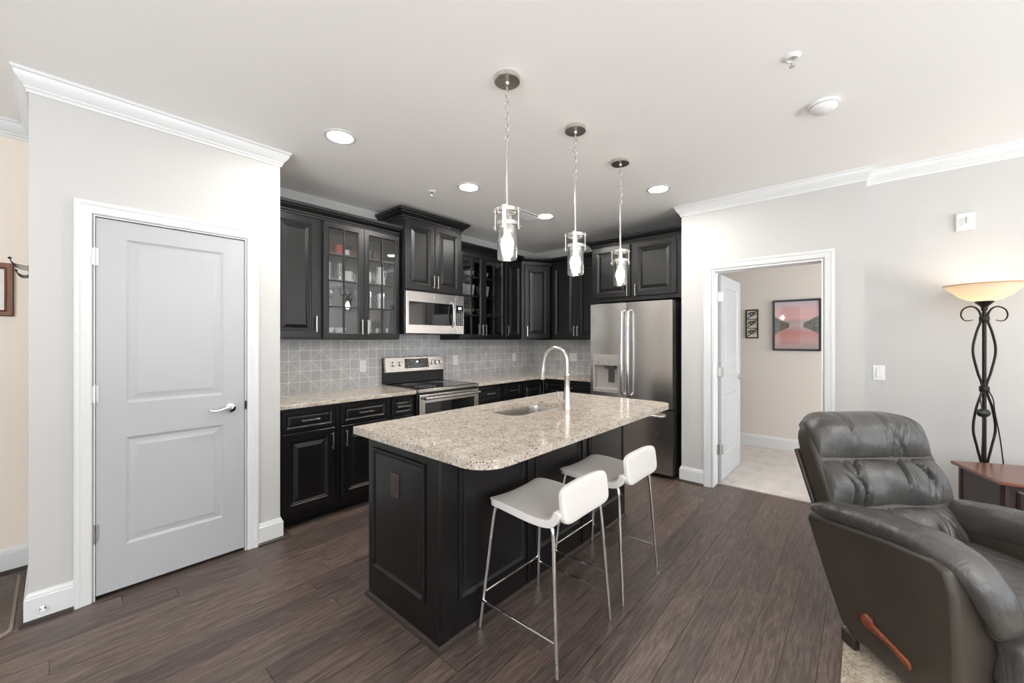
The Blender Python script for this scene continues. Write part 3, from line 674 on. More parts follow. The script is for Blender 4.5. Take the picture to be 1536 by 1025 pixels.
# left door with dispenser opening
def fdoor(F, a0, a1, b0, b1, hole=None):
    bm = NB(); T = .07
    bulge = lambda a: .010*(1-((a-(a0+a1)/2)/((a1-a0)/2))**2)
    n = 8; xs = sorted(set([a0+(a1-a0)*k/n for k in range(n+1)] + ([hole[0], hole[1]] if hole else []))); zs = [b0, b1] if not hole else [b0, hole[2], hole[3], b1]
    fr_ = [[bm.verts.new(F(x, z, bulge(x))) for z in zs] for x in xs]
    for i in range(len(xs)-1):
        for j in range(len(zs)-1):
            if hole and hole[0] <= xs[i]+1e-6 and xs[i+1] <= hole[1]+1e-6 and j == 1: continue
            bm.faces.new((fr_[i][j], fr_[i+1][j], fr_[i+1][j+1], fr_[i][j+1]))
    bk = [bm.verts.new(F(x, z, -T)) for x, z in ((a0, b0), (a1, b0), (a1, b1), (a0, b1))]
    bm.faces.new(bk[::-1]); bm.faces.new([fr_[0][j] for j in range(len(zs))] + [bk[3], bk[0]]); bm.faces.new([fr_[-1][j] for j in range(len(zs))][::-1] + [bk[1], bk[2]])
    bm.faces.new([f[0] for f in fr_][::-1] + [bk[0], bk[1]]); bm.faces.new([f[-1] for f in fr_] + [bk[2], bk[3]])
    return bm
H0 = (.045, .352, .815, 1.222)
dl = obj('fridge_door', fdoor(F, .004, .437, .70, 1.78, H0), STEELZ, t, ang=.35)
bm = NB(); a0, a1, b0, b1 = H0
rings(bm, [[F(x0, z0, c), F(x1, z0, c), F(x1, z1, c), F(x0, z1, c)] for x0, x1, z0, z1, c in ((a0, a1, b0, b1, -.05), (a0-.003, a1+.003, b0-.003, b1+.003, .012), (a0+.008, a1-.008, b0+.008, b1-.008, .013), (a0+.012, a1-.012, b0+.03, 1.105, .010), (a0+.016, a1-.016, b0+.045, 1.095, -.045))])
dp = obj('dispenser', bm, plain('dispenser_grey_metal', (.42, .39, .36), .45, .4), dl, ang=.3, label='ice and water dispenser')
bm = NB(); fbox(bm, F, .18, .30, 1.07, 1.104, -.04, .0); fbox(bm, F, .205, .275, .92, 1.07, -.044, -.034); lathe(bm, [(0, 0), (.006, 0), (.006, .003), (0, .003)], F(.115, 1.135, .0125), 12, F.n); lathe(bm, [(0, 0), (.005, 0), (.005, .003), (0, .003)], F(.24, 1.135, .0125), 12, F.n)
obj('dispenser_paddle', bm, plain('dispenser_dark_metal', (.12, .115, .11), .3, .6), dl)
dr_ = obj('fridge_door', fdoor(F, .443, .914, .70, 1.78), STEELZ, t, ang=.35)
bm = NB(); lathe(bm, [(0, 0), (.014, 0), (.014, .002), (0, .002)], F(.76, 1.68, .006), 20, F.n); obj('badge', bm, NICKEL, dr_, label='small round badge')
for a, par in ((.405, dl), (.475, dr_)):
    obj('handle', tube(NB(), spline([F(a, .80, .005), F(a, .82, .045), F(a, .88, .056), F(a, 1.25, .062), F(a, 1.62, .056), F(a, 1.68, .045), F(a, 1.70, .005)], 6), .0125, 12), CHROME, par)
fz = obj('freezer_drawer', fdoor(F, .004, .914, .045, .685), STEELZ, t, ang=.35)
obj('handle', tube(NB(), spline([F(.09, .625, .005), F(.10, .625, .045), F(.16, .625, .058), F(.46, .625, .066), F(.76, .625, .058), F(.82, .625, .045), F(.83, .625, .005)], 6), .0145, 12), NICKEL, fz)

# ------------------------------------------------------------------ bar stools
def stool_leg(x0, y0, x1, y1):
    return tube(NB(), spline([(x0, y0, .006), (x0+(x1-x0)*.45, y0+(y1-y0)*.45, .30), (x0+(x1-x0)*.9, y0+(y1-y0)*.9, .565), (x1*.92, y1*.9, .592), (x1*.70, y1*.80, .598)], 5), .0095, 12)
st = thing('bar_stool', 'white low back bar stool on chrome legs, nearest the camera', 'bar stool', (1.571, 1.162, 0), 'bar stools', rz=0)
ORG[st.name] = None
# seat: grid swept along a profile (x width, y front positive)
def seatmesh():
    bm = NB(); prof = spline([(.205, .588), (.19, .606), (.10, .610), (-.06, .600), (-.15, .604), (-.19, .625), (-.208, .665)], 5); n = len(prof); rows = []
    Ltot = sum((prof[i+1]-prof[i]).length for i in range(n-1)) if isinstance(prof[0], Vector) else 1
    d = 0
    for i, p in enumerate(prof):
        if i: d += (Vector(p)-Vector(prof[i-1])).length
        q = .06; e0 = min(d, q); hw = .19 + .012*min(1, d/.15) - q + math.sqrt(max(0, q*q-(q-e0)**2)) + .004
        rows.append([(hw*t_, p[0], p[1] - .012*(1-t_*t_) if d < .35 else p[1]) for t_ in [math.sin(k/12*PI/2) for k in range(-12, 13)]])
    V = [[bm.verts.new(c) for c in r] for r in rows]
    for A, B in zip(V, V[1:]):
        for i in range(len(A)-1): bm.faces.new((A[i], A[i+1], B[i+1], B[i]))
    return bm
_sp = spline
def spline2(p, n=8): return _sp([(a, b, 0) for a, b in p], n)
def seat_part():
    global spline
    spline_old = spline; spline = spline2
    bm = seatmesh(); spline = spline_old; return bm
so = obj('seat', seat_part(), CREAM, st, local=True); md = so.modifiers.new('pad', 'SOLIDIFY'); md.thickness = .033; md.offset = 0; md2 = so.modifiers.new('round', 'SUBSURF'); md2.levels = md2.render_levels = 2
for p in so.data.polygons: p.use_smooth = True
Gb = Fr((0, -.222, .684), (1, 0, 0), (0, -1, .12), (0, .12, 1)); 
def bfn(q): return Vector((q.x, q.y + .0 - .55*(1-q.x*q.x) + .1, q.z))
obj('backrest', pillow(NB(), Gb, -.192, .192, -.080, .080, -.022, .018, nu=9, e=5.5, fn=bfn), CREAM, st, sub=1, local=True)
for sx in (-1, 1):
    obj('leg', stool_leg(sx*.228, .223, sx*.175, .165), CHROME, st, local=True)
    bm = tube(NB(), spline([(sx*.228, -.225, .006), (sx*.215, -.205, .30), (sx*.200, -.186, .56), (sx*.190, -.165, .592), (sx*.15, -.12, .598)], 5), .0095, 12); obj('leg', bm, CHROME, st, local=True)
    obj('stretcher', tube(NB(), [(sx*.224, .213, .137), (sx*.224, -.215, .137)], .006, 10), CHROME, st, local=True)
obj('footrest', tube(NB(), [(-.222, .213, .168), (.222, .213, .168)], .006, 10), CHROME, st, local=True)
obj('under_frame', tube(NB(), [(-.12, .14, .588), (-.12, -.14, .588), (.12, -.14, .588), (.12, .14, .588)], .008, 8, closed=True), CHROME, st, local=True)
dup(st, (2.17, 1.162, 0), 'white low back bar stool on chrome legs, farther one nearer the refrigerator')

# ------------------------------------------------------------------ pendants and ceiling fittings
def pendant(x, y, label):
    t = thing('pendant_light', label, 'pendant light', (x, y, CEIL), 'pendants over the island')
    obj('canopy', lathe(NB(), [(0, CEIL), (.064, CEIL), (.065, CEIL-.022), (.062, CEIL-.025), (.012, CEIL-.027), (.010, CEIL-.04), (0, CEIL-.04)], (x, y, 0), 32), NICKEL, t)
    bm = NB(); z = CEIL-.036; k = 0
    while z > 2.375:
        a = (PI/2)*(k % 2) + .4; u = Vector((math.cos(a), math.sin(a), 0)); L = .034; pts = []
        for q in range(16):
            g = 2*PI*q/16; pts.append(Vector((x, y, z-L/2)) + u*(.0105*math.cos(g)) + Z*((L/2-.004)*math.sin(g)+(.004 if math.sin(g) > 0 else -.004)))
        tube(bm, pts, .0023, 6, closed=True); z -= L-.006; k += 1
    obj('chain', bm, NICKEL, t)
    obj('rod', tube(NB(), [(x, y, z+.006), (x, y, 2.03)], .0055, 12), NICKEL, t)
    bm = NB()
    for z0, z1 in ((2.035, 2.018), (1.968, 1.950)):
        rings(bm, [[Vector((x+r*math.cos(q*PI/16), y+r*math.sin(q*PI/16), zz)) for q in range(32)] for r, zz in ((.058, z0), (.058, z1), (.050, z1), (.050, z0))], close=True)
    for q in range(4):
        a = q*PI/2+.5; d = Vector((math.cos(a), math.sin(a), 0)); s = Vector((-d.y, d.x, 0)); G = Fr(Vector((x, y, 0))+d*.057, s, d)
        fbox(bm, G, -.010, .010, 1.93, 2.04, 0, .004)
        for zz in (2.027, 1.945): lathe(bm, [(0, 0), (.005, 0), (.005, .008), (0, .009)], G(0, zz, .004), 10, d)
    box(bm, x-.052, x+.052, y-.006, y+.006, 2.020, 2.026); box(bm, x-.006, x+.006, y-.052, y+.052, 2.020, 2.026)
    obj('collar', bm, NICKEL, t)
    obj('socket', lathe(NB(), [(0, 2.022), (.016, 2.022), (.017, 1.955), (.020, 1.95), (.020, 1.925), (0, 1.925)], (x, y, 0), 18), NICKEL, t)
    bm = NB(); rings(bm, [[Vector((x+r*math.cos(q*PI/20), y+r*math.sin(q*PI/20), zz)) for q in range(40)] for r, zz in ((.0495, 1.952), (.0495, 1.790), (.047, 1.785), (.0465, 1.790), (.0465, 1.952))], close=True)
    obj('glass_shade', bm, SHADEG, t)
    obj('bulb', lathe(NB(), [(0, 1.925), (.013, 1.925), (.015, 1.905), (.027, 1.885), (.033, 1.862), (.031, 1.845), (.020, 1.828), (0, 1.820)], (x, y, 0), 16), BULBE, t)
pendant(1.478, 1.33, 'glass cylinder pendant on chain, nearest the camera')
pendant(2.105, 1.33, 'glass cylinder pendant on chain, middle of the row')
pendant(2.71, 1.33, 'glass cylinder pendant on chain, nearest the refrigerator')
def can(x, y, label):
    t = thing('recessed_light', label, 'ceiling light', (x, y, CEIL), 'recessed lights')
    obj('trim_ring', lathe(NB(), [(.074, CEIL-.001), (.098, CEIL-.001), (.098, CEIL-.005), (.078, CEIL-.008), (.074, CEIL-.004)], (x, y, 0), 32), TRIM, t)
    obj('lens', lathe(NB(), [(0, CEIL-.001), (.0735, CEIL-.001), (.0735, CEIL-.004), (0, CEIL-.005)], (x, y, 0), 32), CANE, t)
can(1.20, 2.52, 'lit round recessed light, nearest the closet wall')
can(2.32, 2.53, 'lit round recessed light in front of the raised cabinet')
can(3.40, 2.52, 'lit round recessed light between the first and second pendants')
can(3.43, 1.33, 'lit round recessed light in front of the refrigerator')
can(.2, -2.2, 'added round recessed light, unseen, over the living area behind the camera'); can(2.2, -2.4, 'added round recessed light, unseen, over the seating side of the living area')  # this pair is added out of view to help light the room
def chandelier(x, y, z, label):
    t = thing('chandelier', label, 'chandelier', (x, y, CEIL))
    obj('canopy', lathe(NB(), [(0, CEIL), (.07, CEIL), (.065, CEIL-.03), (0, CEIL-.035)], (x, y, 0), 24), NICKEL, t)
    obj('rod', tube(NB(), [(x, y, CEIL-.03), (x, y, z-.15)], .008, 10), NICKEL, t)
    obj('hub', lathe(NB(), [(0, z-.16), (.03, z-.15), (.045, z-.10), (.03, z-.05), (0, z-.03)], (x, y, 0), 20), NICKEL, t)
    for k in range(5):
        a = k*2*PI/5+.3; d = Vector((math.cos(a), math.sin(a), 0)); o_ = Vector((x, y, 0))
        obj('arm', tube(NB(), spline([o_+d*.03+Z*(z-.10), o_+d*.12+Z*(z-.15), o_+d*.22+Z*(z-.12), o_+d*.27+Z*(z-.055)], 5), .007, 8), NICKEL, t)
        obj('globe', lathe(NB(), [(.0, -.055), (.03, -.05), (.055, -.02), (.06, .01), (.05, .04), (.028, .06), (0, .066)], o_+d*.27+Z*z, 20), GLOBEE, t)
chandelier(-1.75, .15, 2.12, 'five globe nickel chandelier hanging over the dining side behind the camera')
chandelier(1.0, -2.2, 2.25, 'added five globe nickel chandelier, unseen, over the seating area')  # second fixture, added out of view to light the ceiling and room
def sprinkler(x, y, label):
    t = thing('sprinkler_head', label, 'sprinkler', (x, y, CEIL), 'ceiling sprinklers')
    obj('escutcheon', lathe(NB(), [(0, CEIL), (.034, CEIL), (.036, CEIL-.004), (.022, CEIL-.012), (.020, CEIL-.004), (0, CEIL-.004)], (x, y, 0), 24), PLATE, t)
    bm = NB(); lathe(bm, [(0, CEIL-.004), (.009, CEIL-.004), (.009, CEIL-.014), (0, CEIL-.014)], (x, y, 0), 12)
    for s in (-1, 1): tube(bm, spline([(x+s*.008, y, CEIL-.012), (x+s*.011, y, CEIL-.03), (x, y, CEIL-.044)], 4), .002, 6)
    lathe(bm, [(0, CEIL-.044), (.012, CEIL-.045), (.012, CEIL-.047), (0, CEIL-.048)], (x, y, 0), 12); obj('deflector', bm, CHROME, t)
sprinkler(2.235, .247, 'ceiling sprinkler head close to the round smoke detector'); sprinkler(2.175, 2.845, 'small ceiling sprinkler head above the kitchen cabinets')
x, y = 2.80, .165; t = thing('smoke_detector', 'round white smoke detector on the ceiling', 'smoke detector', (x, y, CEIL))
obj('base', lathe(NB(), [(0, CEIL), (.070, CEIL), (.070, CEIL-.012), (.062, CEIL-.014), (0, CEIL-.014)], (x, y, 0), 32), PLATE, t)
obj('cover', lathe(NB(), [(0, CEIL-.017), (.062, CEIL-.017), (.060, CEIL-.030), (.045, CEIL-.042), (0, CEIL-.046)], (x, y, 0), 32), PLATE, t)
obj('sensor_slot', lathe(NB(), [(0, CEIL-.0135), (.057, CEIL-.0135), (.057, CEIL-.0175), (0, CEIL-.0175)], (x, y, 0), 32), GREY, t)
t = thing('air_vent', 'small white louvered air vent on the kitchen ceiling', 'vent', (3.25, 2.68, CEIL))
F = Fr((3.09, 2.56, CEIL), (1, 0, 0), (0, 0, -1), (0, 1, 0)); bm = NB(); frame4(bm, F, .32, .20, .022, .008); obj('frame', bm, TRIM, t, smooth=False)
for k in range(5): 
    bm = NB(); G = Fr(F(.022, .034+k*.03, .003), (1, 0, 0), (0, -.5, -1), (0, 1, -.5)); fbox(bm, G, 0, .276, 0, .022, 0, .0015); obj('slat', bm, TRIM, t, smooth=False)

# ------------------------------------------------------------------ dishes behind the cabinet glass
def item(name, prof, x, y, z, label, cat, mat, group, handle=None, sc_=1, hh=None, seg=20):
    z += .0005
    o = obj(name, lathe(NB(), [(r*sc_, h*sc_) for r, h in prof], (x, y, z), seg), mat, loc=(x, y, z)); tag(o, label, cat, group)
    if handle:
        r, h0, h1 = handle; bm = NB(); tube(bm, spline([(x+r, y-.0, z+h1), (x+r+.022, y, z+h1-.004), (x+r+.024, y, z+(h0+h1)/2), (x+r+.012, y, z+h0), (x+r-.001, y, z+h0-.004)], 4), .004, 8); obj('handle', bm, mat, o)
    return o
MUG = [(0, 0), (.034, 0), (.040, .004), (.041, .092), (.038, .092), (.036, .008), (0, .008)]
TUM = [(0, 0), (.028, 0), (.034, .13), (.032, .13), (.027, .012), (0, .012)]
WINE = [(0, 0), (.030, 0), (.030, .002), (.004, .006), (.0035, .075), (.022, .09), (.034, .12), (.033, .15), (.028, .17), (.0265, .17), (.031, .148), (.031, .12), (.018, .095), (0, .088)]
PITCH = [(0, 0), (.045, 0), (.050, .01), (.042, .09), (.032, .15), (.034, .175), (.031, .175), (.029, .15), (.038, .09), (.045, .012), (0, .012)]
BOWL = [(0, 0), (.030, 0), (.032, .006), (.055, .03), (.070, .062), (.067, .062), (.052, .034), (.030, .012), (0, .010)]
PLAT = [(0, 0), (.05, 0), (.085, .012), (.083, .015), (.048, .006), (0, .006)]
SQB = None
g = 'drinkware in the left glass cabinet'
zr = [UZ0+.018] + [UZ0+r for r in ROWS]; yb = 3.53
item('mug', MUG, 1.665, yb, zr[3], 'red mug on the top shelf behind cabinet glass', 'mug', REDC, g, (.040, .02, .075))
item('bowl', BOWL, 1.775, yb, zr[3], 'reddish brown bowl on the top glass cabinet shelf', 'bowl', plain('rust_glaze', (.32, .12, .07), .3), g, sc_=.8)
item('cream_jug', MUG, 1.722, 3.49, zr[3], 'small white cup in front of the red mug', 'cup', PORC, g, sc_=.55)
item('glass_mug', MUG, 1.96, yb, zr[3], 'pink tinted glass cup on the top shelf of the right glass door', 'cup', glass('pink_glass', (.85, .55, .5), .3), g, (.040, .02, .075))
for i, x in enumerate((1.555, 1.60, 1.655)): item('drinking_glass', TUM, x+.01, yb+(.05 if i == 1 else -.02), zr[2], ['clear tumbler leftmost on the second shelf from top', 'clear tumbler set back between two others on the second shelf', 'clear tumbler beside the white mug'][i], 'glass', DRINK, g, sc_=1.15)
item('mug', MUG, 1.745, yb-.02, zr[2], 'white mug on the second shelf from the top', 'mug', PORC, g, (.040, .02, .075))
item('mug', MUG, 1.80, yb+.07, zr[2], 'grey glass cup just behind the white mug', 'mug', DRINK, g, sc_=1.2)
item('glass_mug', MUG, 1.955, yb, zr[2], 'clear glass beer mug beside the white pitcher', 'mug', DRINK, g, (.040, .02, .085), sc_=1.25)
item('pitcher', PITCH, 2.07, yb-.01, zr[2], 'tall white porcelain pitcher on the second shelf', 'pitcher', PORC, g, (.036, .05, .14))
for i, (x, dy) in enumerate(((1.55, 0), (1.62, .06), (1.70, -.02), (1.77, .05), (1.815, -.03))): item('wine_glass', WINE, x, yb+dy, zr[1], ['stemmed wine glass leftmost on the third shelf', 'stemmed wine glass set back, second on the third shelf', 'stemmed wine glass in the middle of the third shelf', 'stemmed wine glass set back, fourth on the third shelf', 'stemmed wine glass nearest the middle stile on the third shelf'][i], 'wine glass', DRINK, g)
for i, (x, dy) in enumerate(((1.93, 0), (1.99, .05), (2.05, -.02), (2.12, .03))): item('drinking_glass', TUM, x, yb+dy, zr[1], ['clear glass first behind the right door, third shelf', 'clear glass second behind the right door, third shelf', 'clear glass third behind the right door, third shelf', 'clear glass last before the microwave, third shelf'][i], 'glass', DRINK, g, sc_=1.25 if i % 2 else 1.1)
item('bowl', [(r, h*2.0) for r, h in BOWL], 1.56, yb-.03, zr[0], 'white bowl leftmost on the bottom shelf', 'bowl', PORC, g, sc_=.72)
item('bowl', [(r, h*2.0) for r, h in BOWL], 1.665, yb-.03, zr[0], 'white bowl second on the bottom shelf', 'bowl', PORC, g, sc_=.72)
item('candle_bowl', BOWL, 1.775, yb, zr[0], 'clear dessert bowl on the bottom shelf near the left handle', 'bowl', DRINK, g, sc_=.8)
item('glass_vase', TUM, 1.955, yb, zr[0], 'tall clear vase on the bottom shelf right of the handles', 'vase', DRINK, g, sc_=1.25)
for i, (x, dy) in enumerate(((2.03, -.02), (2.09, .05), (2.14, -.01))): item('drinking_glass', TUM, x, yb+dy, zr[0], ['short clear glass beside the tall vase', 'short clear glass set back on the bottom shelf', 'short clear glass nearest the microwave on the bottom shelf'][i], 'glass', DRINK, g, sc_=.7)
g = 'white dishes in the right glass cabinet'; 
item('bowl', BOWL, 3.235, 3.52, zr[3], 'white bowl on the top shelf behind the left glass door', 'bowl', PORC, g, sc_=.95)
item('bowl', BOWL, 3.47, 3.52, zr[3], 'white bowl on the top shelf behind the right glass door', 'bowl', PORC, g, sc_=1.0)
def sqdish(x, y, z, s, h, label):
    bm = NB(); R = []
    for q, hh in ((.78, 0), (1, h), (.94, h), (.74, .006)):
        R.append([Vector((x+a*q, y+b*q, z+.0005+hh)) for a, b in rrect(-s, s, -s*.8, s*.8, .012, 3)])
    rings(bm, R); tag(obj('square_dish', bm, PORC, loc=(x, y, z)), label, 'dish', g)
sqdish(3.05, 3.50, zr[2], .066, .125, 'deep white square dish at the left end of the second shelf')
sqdish(3.20, 3.50, zr[2], .068, .120, 'deep white square dish beside the middle stile')
sqdish(3.44, 3.50, zr[2], .070, .125, 'deep white square dish behind the right glass door')
item('bowl', BOWL, 3.085, 3.52, zr[1], 'pale green bowl at the left of the third shelf', 'bowl', plain('celadon_glaze', (.50, .50, .42), .3), g, sc_=1.0)
item('bowl', BOWL, 3.215, 3.52, zr[1], 'tan glazed bowl beside the middle stile, third shelf', 'bowl', TANC, g, sc_=1.0)
item('bowl', [(r, h*1.3) for r, h in BOWL], 3.425, 3.52, zr[1], 'white bowl alone behind the right door, third shelf', 'bowl', PORC, g, sc_=.95)
for i, x in enumerate((3.09, 3.26, 3.47)): item('plate', PLAT, x if i < 2 else x+.01, 3.53, zr[0], ['white plate at the left of the bottom shelf', 'white plate near the left handle on the bottom shelf', 'white plate on the bottom shelf behind the right glass door'][i], 'plate', PORC, g, sc_=.95)

# ------------------------------------------------------------------ hall corner
Fh = Fr((-.09, 3.235, 1.735), (0, -1, 0), (-1, 0, 0)); t = thing('coat_hook', 'dark iron double coat hook at the edge of the closet wall', 'hook', Fh.o)
obj('plate', fbox(NB(), Fh, -.014, .014, -.035, .035, 0, .006), BRONZE, t, bev=.002)
for k in (-.009, -.003, .003, .009):
    obj('prong', tube(NB(), spline([Fh(k, .018+k, .004), Fh(k, .022+k, .03), Fh(k*.6, .035+k*.5, .055), Fh(0, .062, .066)], 4), .0018, 6), BRONZE, t)
    obj('prong', tube(NB(), spline([Fh(k, -.022+k*.6, .004), Fh(k, -.026+k*.6, .02), Fh(k*.6, -.018+k*.5, .036), Fh(0, .000, .046)], 4), .0018, 6), BRONZE, t)
obj('knob', lathe(NB(), [(0, 0), (.006, .002), (.007, .008), (0, .013)], Fh(0, .058, .066), 10, (0, 0, 1)), BRONZE, t); bm = NB(); lathe(bm, [(0, 0), (.005, .002), (.006, .007), (0, .011)], Fh(0, -.002, .046), 10, (0, 0, 1)); obj('knob', bm, BRONZE, t)
F = Fr((-.62, 3.83, 1.525)); t = thing('picture_frame', 'oak framed picture on the beige hall wall', 'picture', F.o)
bm = NB(); R = [[F(s, s, d_), F(.452-s, s, d_), F(.452-s, .315-s, d_), F(s, .315-s, d_)] for s, d_ in ((0, .002), (0, .014), (.006, .020), (.026, .017), (.030, .022), (.036, .018), (.038, .002))]
rings(bm, R, close=True); obj('frame', bm, OAK, t, ang=.3)
obj('picture', fbox(NB(), F, .037, .415, .037, .278, .002, .009), plain('pale_mat_board', (.82, .80, .76), .5), t, smooth=False)
t = thing('door_mat', 'grey brown mat with lighter border lying in the hall', 'mat', (-.5, 3.35, 0))
obj('mat_pile', poly(NB(), rrect(-.95, -.150, 3.015, 3.735, .04), .001, .010), MATM, t)
obj('mat_border', (lambda b: rings(b, [[Vector((x, y, z)) for x, y in rrect(-.95-s, -.150+s, 3.015-s, 3.735+s, .04+s)] for s, z in ((.0, .001), (.012, .001), (.012, .009), (.0, .012))], close=True) and b)(NB()), MATE, t)
t = thing('door_stop', 'small round chrome door stop on the corner baseboard', 'door stop', (-.055, 3.043, .06))
obj('stop_base', lathe(NB(), [(0, 0), (.011, 0), (.011, .004), (.005, .007), (.005, .022), (0, .022)], (-.045, 3.0435, .06), 14, (0, -1, 0)), CHROME, t); obj('bumper', lathe(NB(), [(0, .022), (.009, .022), (.009, .032), (0, .034)], (-.045, 3.0435, .06), 14, (0, -1, 0)), PLATE, t)

# ------------------------------------------------------------------ bedroom wall decor
F = Fr((6.0, .862, 1.250), (0, -1, 0), (-1, 0, 0)); t = thing('framed_print', 'black framed pink sunset lake print on the bedroom wall', 'picture', F.o)
Wp, Hp = .487, .63; bm = NB(); frame4(bm, F, Wp, Hp, .022, .022, .001); obj('frame', bm, BLKPL, t)
bm = NB(); fbox(bm, F, .021, Wp-.021, .021, Hp-.021, .002, .010); o = obj('print', bm, ARTM, None, loc=F(Wp/2, .015, 0), smooth=False); o.parent = t; o.location = F(Wp/2, .015, 0)-F.o
F = Fr((6.0, 1.165, 1.405), (0, -1, 0), (-1, 0, 0)); t = thing('metal_wall_art', 'small black scrollwork metal panel on the bedroom wall', 'wall art', F.o)
bm = NB(); frame4(bm, F, .145, .375, .014, .012, .002); obj('frame', bm, BRONZE, t)
bm = NB()
for r in range(3):
    b0 = .014+r*.117
    if r: fbox(bm, F, .012, .133, b0-.004, b0+.004, .003, .011)
    for s in (1, -1):
        pts = [F(.0725+s*(.045-.0040*k)*math.cos(.55*k), b0+.058+(.043-.0038*k)*math.sin(.55*k), .007) for k in range(11)]
        tube(bm, pts, .0042, 6)
    tube(bm, spline([F(.016, b0+.01, .007), F(.06, b0+.04, .007), F(.085, b0+.08, .007), F(.13, b0+.105, .007)], 4), .0045, 6)
obj('scrollwork', bm, BRONZE, t)

# ------------------------------------------------------------------ rug, end table, floor lamp
tag(obj('area_rug', poly(NB(), rrect(.9, 2.93, -2.6, .068, .01), .001, .016), RUGM), 'mottled cream and brown area rug under the recliner', 'rug')
TP = [(3.745, -.415), (3.36, -.545), (3.385, -.98), (4.05, -1.10)]
t = thing('end_table', 'dark plum wedge end table with reddish cherry top', 'side table', (3.7, -.75, 0))
def inset(pts, d):
    out = []; n = len(pts)
    for i in range(n):
        a, b, c = Vector(pts[i-1]), Vector(pts[i]), Vector(pts[(i+1) % n]); u = (b-a).normalized(); v = (c-b).normalized()
        n1 = Vector((-u.y, u.x)); n2 = Vector((-v.y, v.x)); m = (n1+n2).normalized(); out.append(tuple(b + m*(d/m.dot(n1))))
    return out
bm = NB(); rings(bm, [[Vector((x, y, z)) for x, y in inset(TP, s)] for s, z in ((.014, .596), (.004, .600), (0, .606), (0, .614), (.005, .620))]); obj('table_top', bm, CHERRY, t, ang=.3)
bm = NB(); I = inset(TP, .03); J = inset(TP, .048); rings(bm, [[Vector((x, y, z)) for x, y in q] for q, z in ((I, .40), (I, .597), (J, .597), (J, .40))], close=True); obj('apron', bm, PLUM, t, smooth=False)
for x, y in inset(TP, .045):
    obj('leg', lathe(NB(), [(0, .0), (.014, .0), (.02, .38), (.024, .40), (.024, .596), (0, .596)], (x, y, 0), 8), PLUM, t)
a, b = Vector((*I[1], 0)), Vector((*I[2], 0)); uu = (b-a).normalized(); F = Fr(a+Vector((0, 0, .40)), uu, (-1, 0, 0)); F.n = Vector((uu.y, -uu.x, 0)) if uu.y < 0 else F.n
dw = obj('drawer', (lambda bm: (panel(bm, F.at(.05, .025, 0), (b-a).length-.10, .15, [(0, .006), (.012, .010), (.016, .006), (.03, .006)]), bm)[1])(NB()), PLUM, t, ang=.2)
obj('knob', lathe(NB(), [(0, 0), (.006, 0), (.006, .012), (.014, .018), (.012, .026), (0, .028)], F((b-a).length/2, .10, .006), 14, F.n), BRONZE, dw)

lx, ly = 3.975, -.590; LP = Fr((lx, ly, 0), (.66, -.7513, 0), (-.7513, -.66, 0))
t = thing('floor_lamp', 'black wrought iron torchiere floor lamp with glowing bowl shade', 'floor lamp', (lx, ly, 0))
obj('base', lathe(NB(), [(0, 0), (.13, 0), (.13, .012), (.10, .022), (.03, .03), (.015, .045), (0, .045)], (lx, ly, 0), 32), BRONZE, t)
obj('pole', tube(NB(), [(lx, ly, .03), (lx, ly, 1.60)], .010, 12), BRONZE, t)
for s in (-1, 1):
    pts = [LP(s*.10, .30), LP(s*.07, .42), LP(s*.020, .55), LP(s*.045, .68), LP(s*.072, .80), LP(s*.055, .93), LP(s*.014, 1.07), LP(s*.045, 1.18), LP(s*.074, 1.31), LP(s*.055, 1.42), LP(s*.016, 1.52)]
    obj('scroll_bar', tube(NB(), spline(pts, 6), .0065, 8), BRONZE, t)
    pts = [LP(s*.016, 1.515), LP(s*.03, 1.565), LP(s*.06, 1.595), LP(s*.10, 1.600), LP(s*.14, 1.58), LP(s*.152, 1.545), LP(s*.135, 1.515), LP(s*.105, 1.508), LP(s*.075, 1.515)]
    sp2 = spline(pts, 6); obj('scroll_arm', tube(NB(), sp2, .006, 8, rads=[.0065-.004*i/len(sp2) for i in range(len(sp2))]), BRONZE, t)
for z in (1.52, 1.065):
    bm = NB(); lathe(bm, [(0, z-.02), (.020, z-.02), (.024, z-.012), (.024, z+.012), (.020, z+.02), (0, z+.02)], (lx, ly, 0), 14); obj('collar', bm, BRONZE, t)
obj('shade_cup', lathe(NB(), [(0, 1.575), (.014, 1.575), (.016, 1.60), (.045, 1.632), (.043, 1.636), (0, 1.62)], (lx, ly, 0), 20), BRONZE, t)
bm = NB(); pr = [(.040, 1.636), (.075, 1.645), (.115, 1.668), (.150, 1.705), (.172, 1.728), (.185, 1.738)]
rings(bm, [[Vector((lx+r*math.cos(q*PI/24), ly+r*math.sin(q*PI/24), z)) for q in range(48)] for r, z in pr + [(r-.003, z+.004) for r, z in pr[::-1]]], close=True)
sh = obj('lamp_shade', bm, SHADEM, t, label='frosted glass bowl shade')
bm = NB(); tube(bm, [(lx+.1855*math.cos(q*PI/24), ly+.1855*math.sin(q*PI/24), 1.7415) for q in range(48)], .0035, 6, closed=True); obj('rim', bm, AMBER, sh)
obj('bulb', lathe(NB(), [(0, 1.64), (.014, 1.64), (.028, 1.675), (.026, 1.70), (.012, 1.715), (0, 1.717)], (lx, ly, 0), 14), LAMPE, t)
bm = NB(); S_ = LP(-.040, .915, .03); bmesh.ops.create_uvsphere(bm, u_segments=16, v_segments=10, radius=1, matrix=Matrix.Translation(S_) @ Matrix.Rotation(math.atan2(-.7513, .66), 4, 'Z') @ Matrix.Diagonal((.040, .026, .028, 1)))
obj('foot_switch', bm, BLKPL, t, label='black oval switch pod on the cord')
bm = NB(); tube(bm, spline([LP(-.012, 1.05, .012), LP(-.05, 1.03, .02), LP(-.052, .95, .03), LP(-.045, .86, .03), LP(-.05, .70, .03), LP(-.05, .45, .02)], 6), .003, 6)
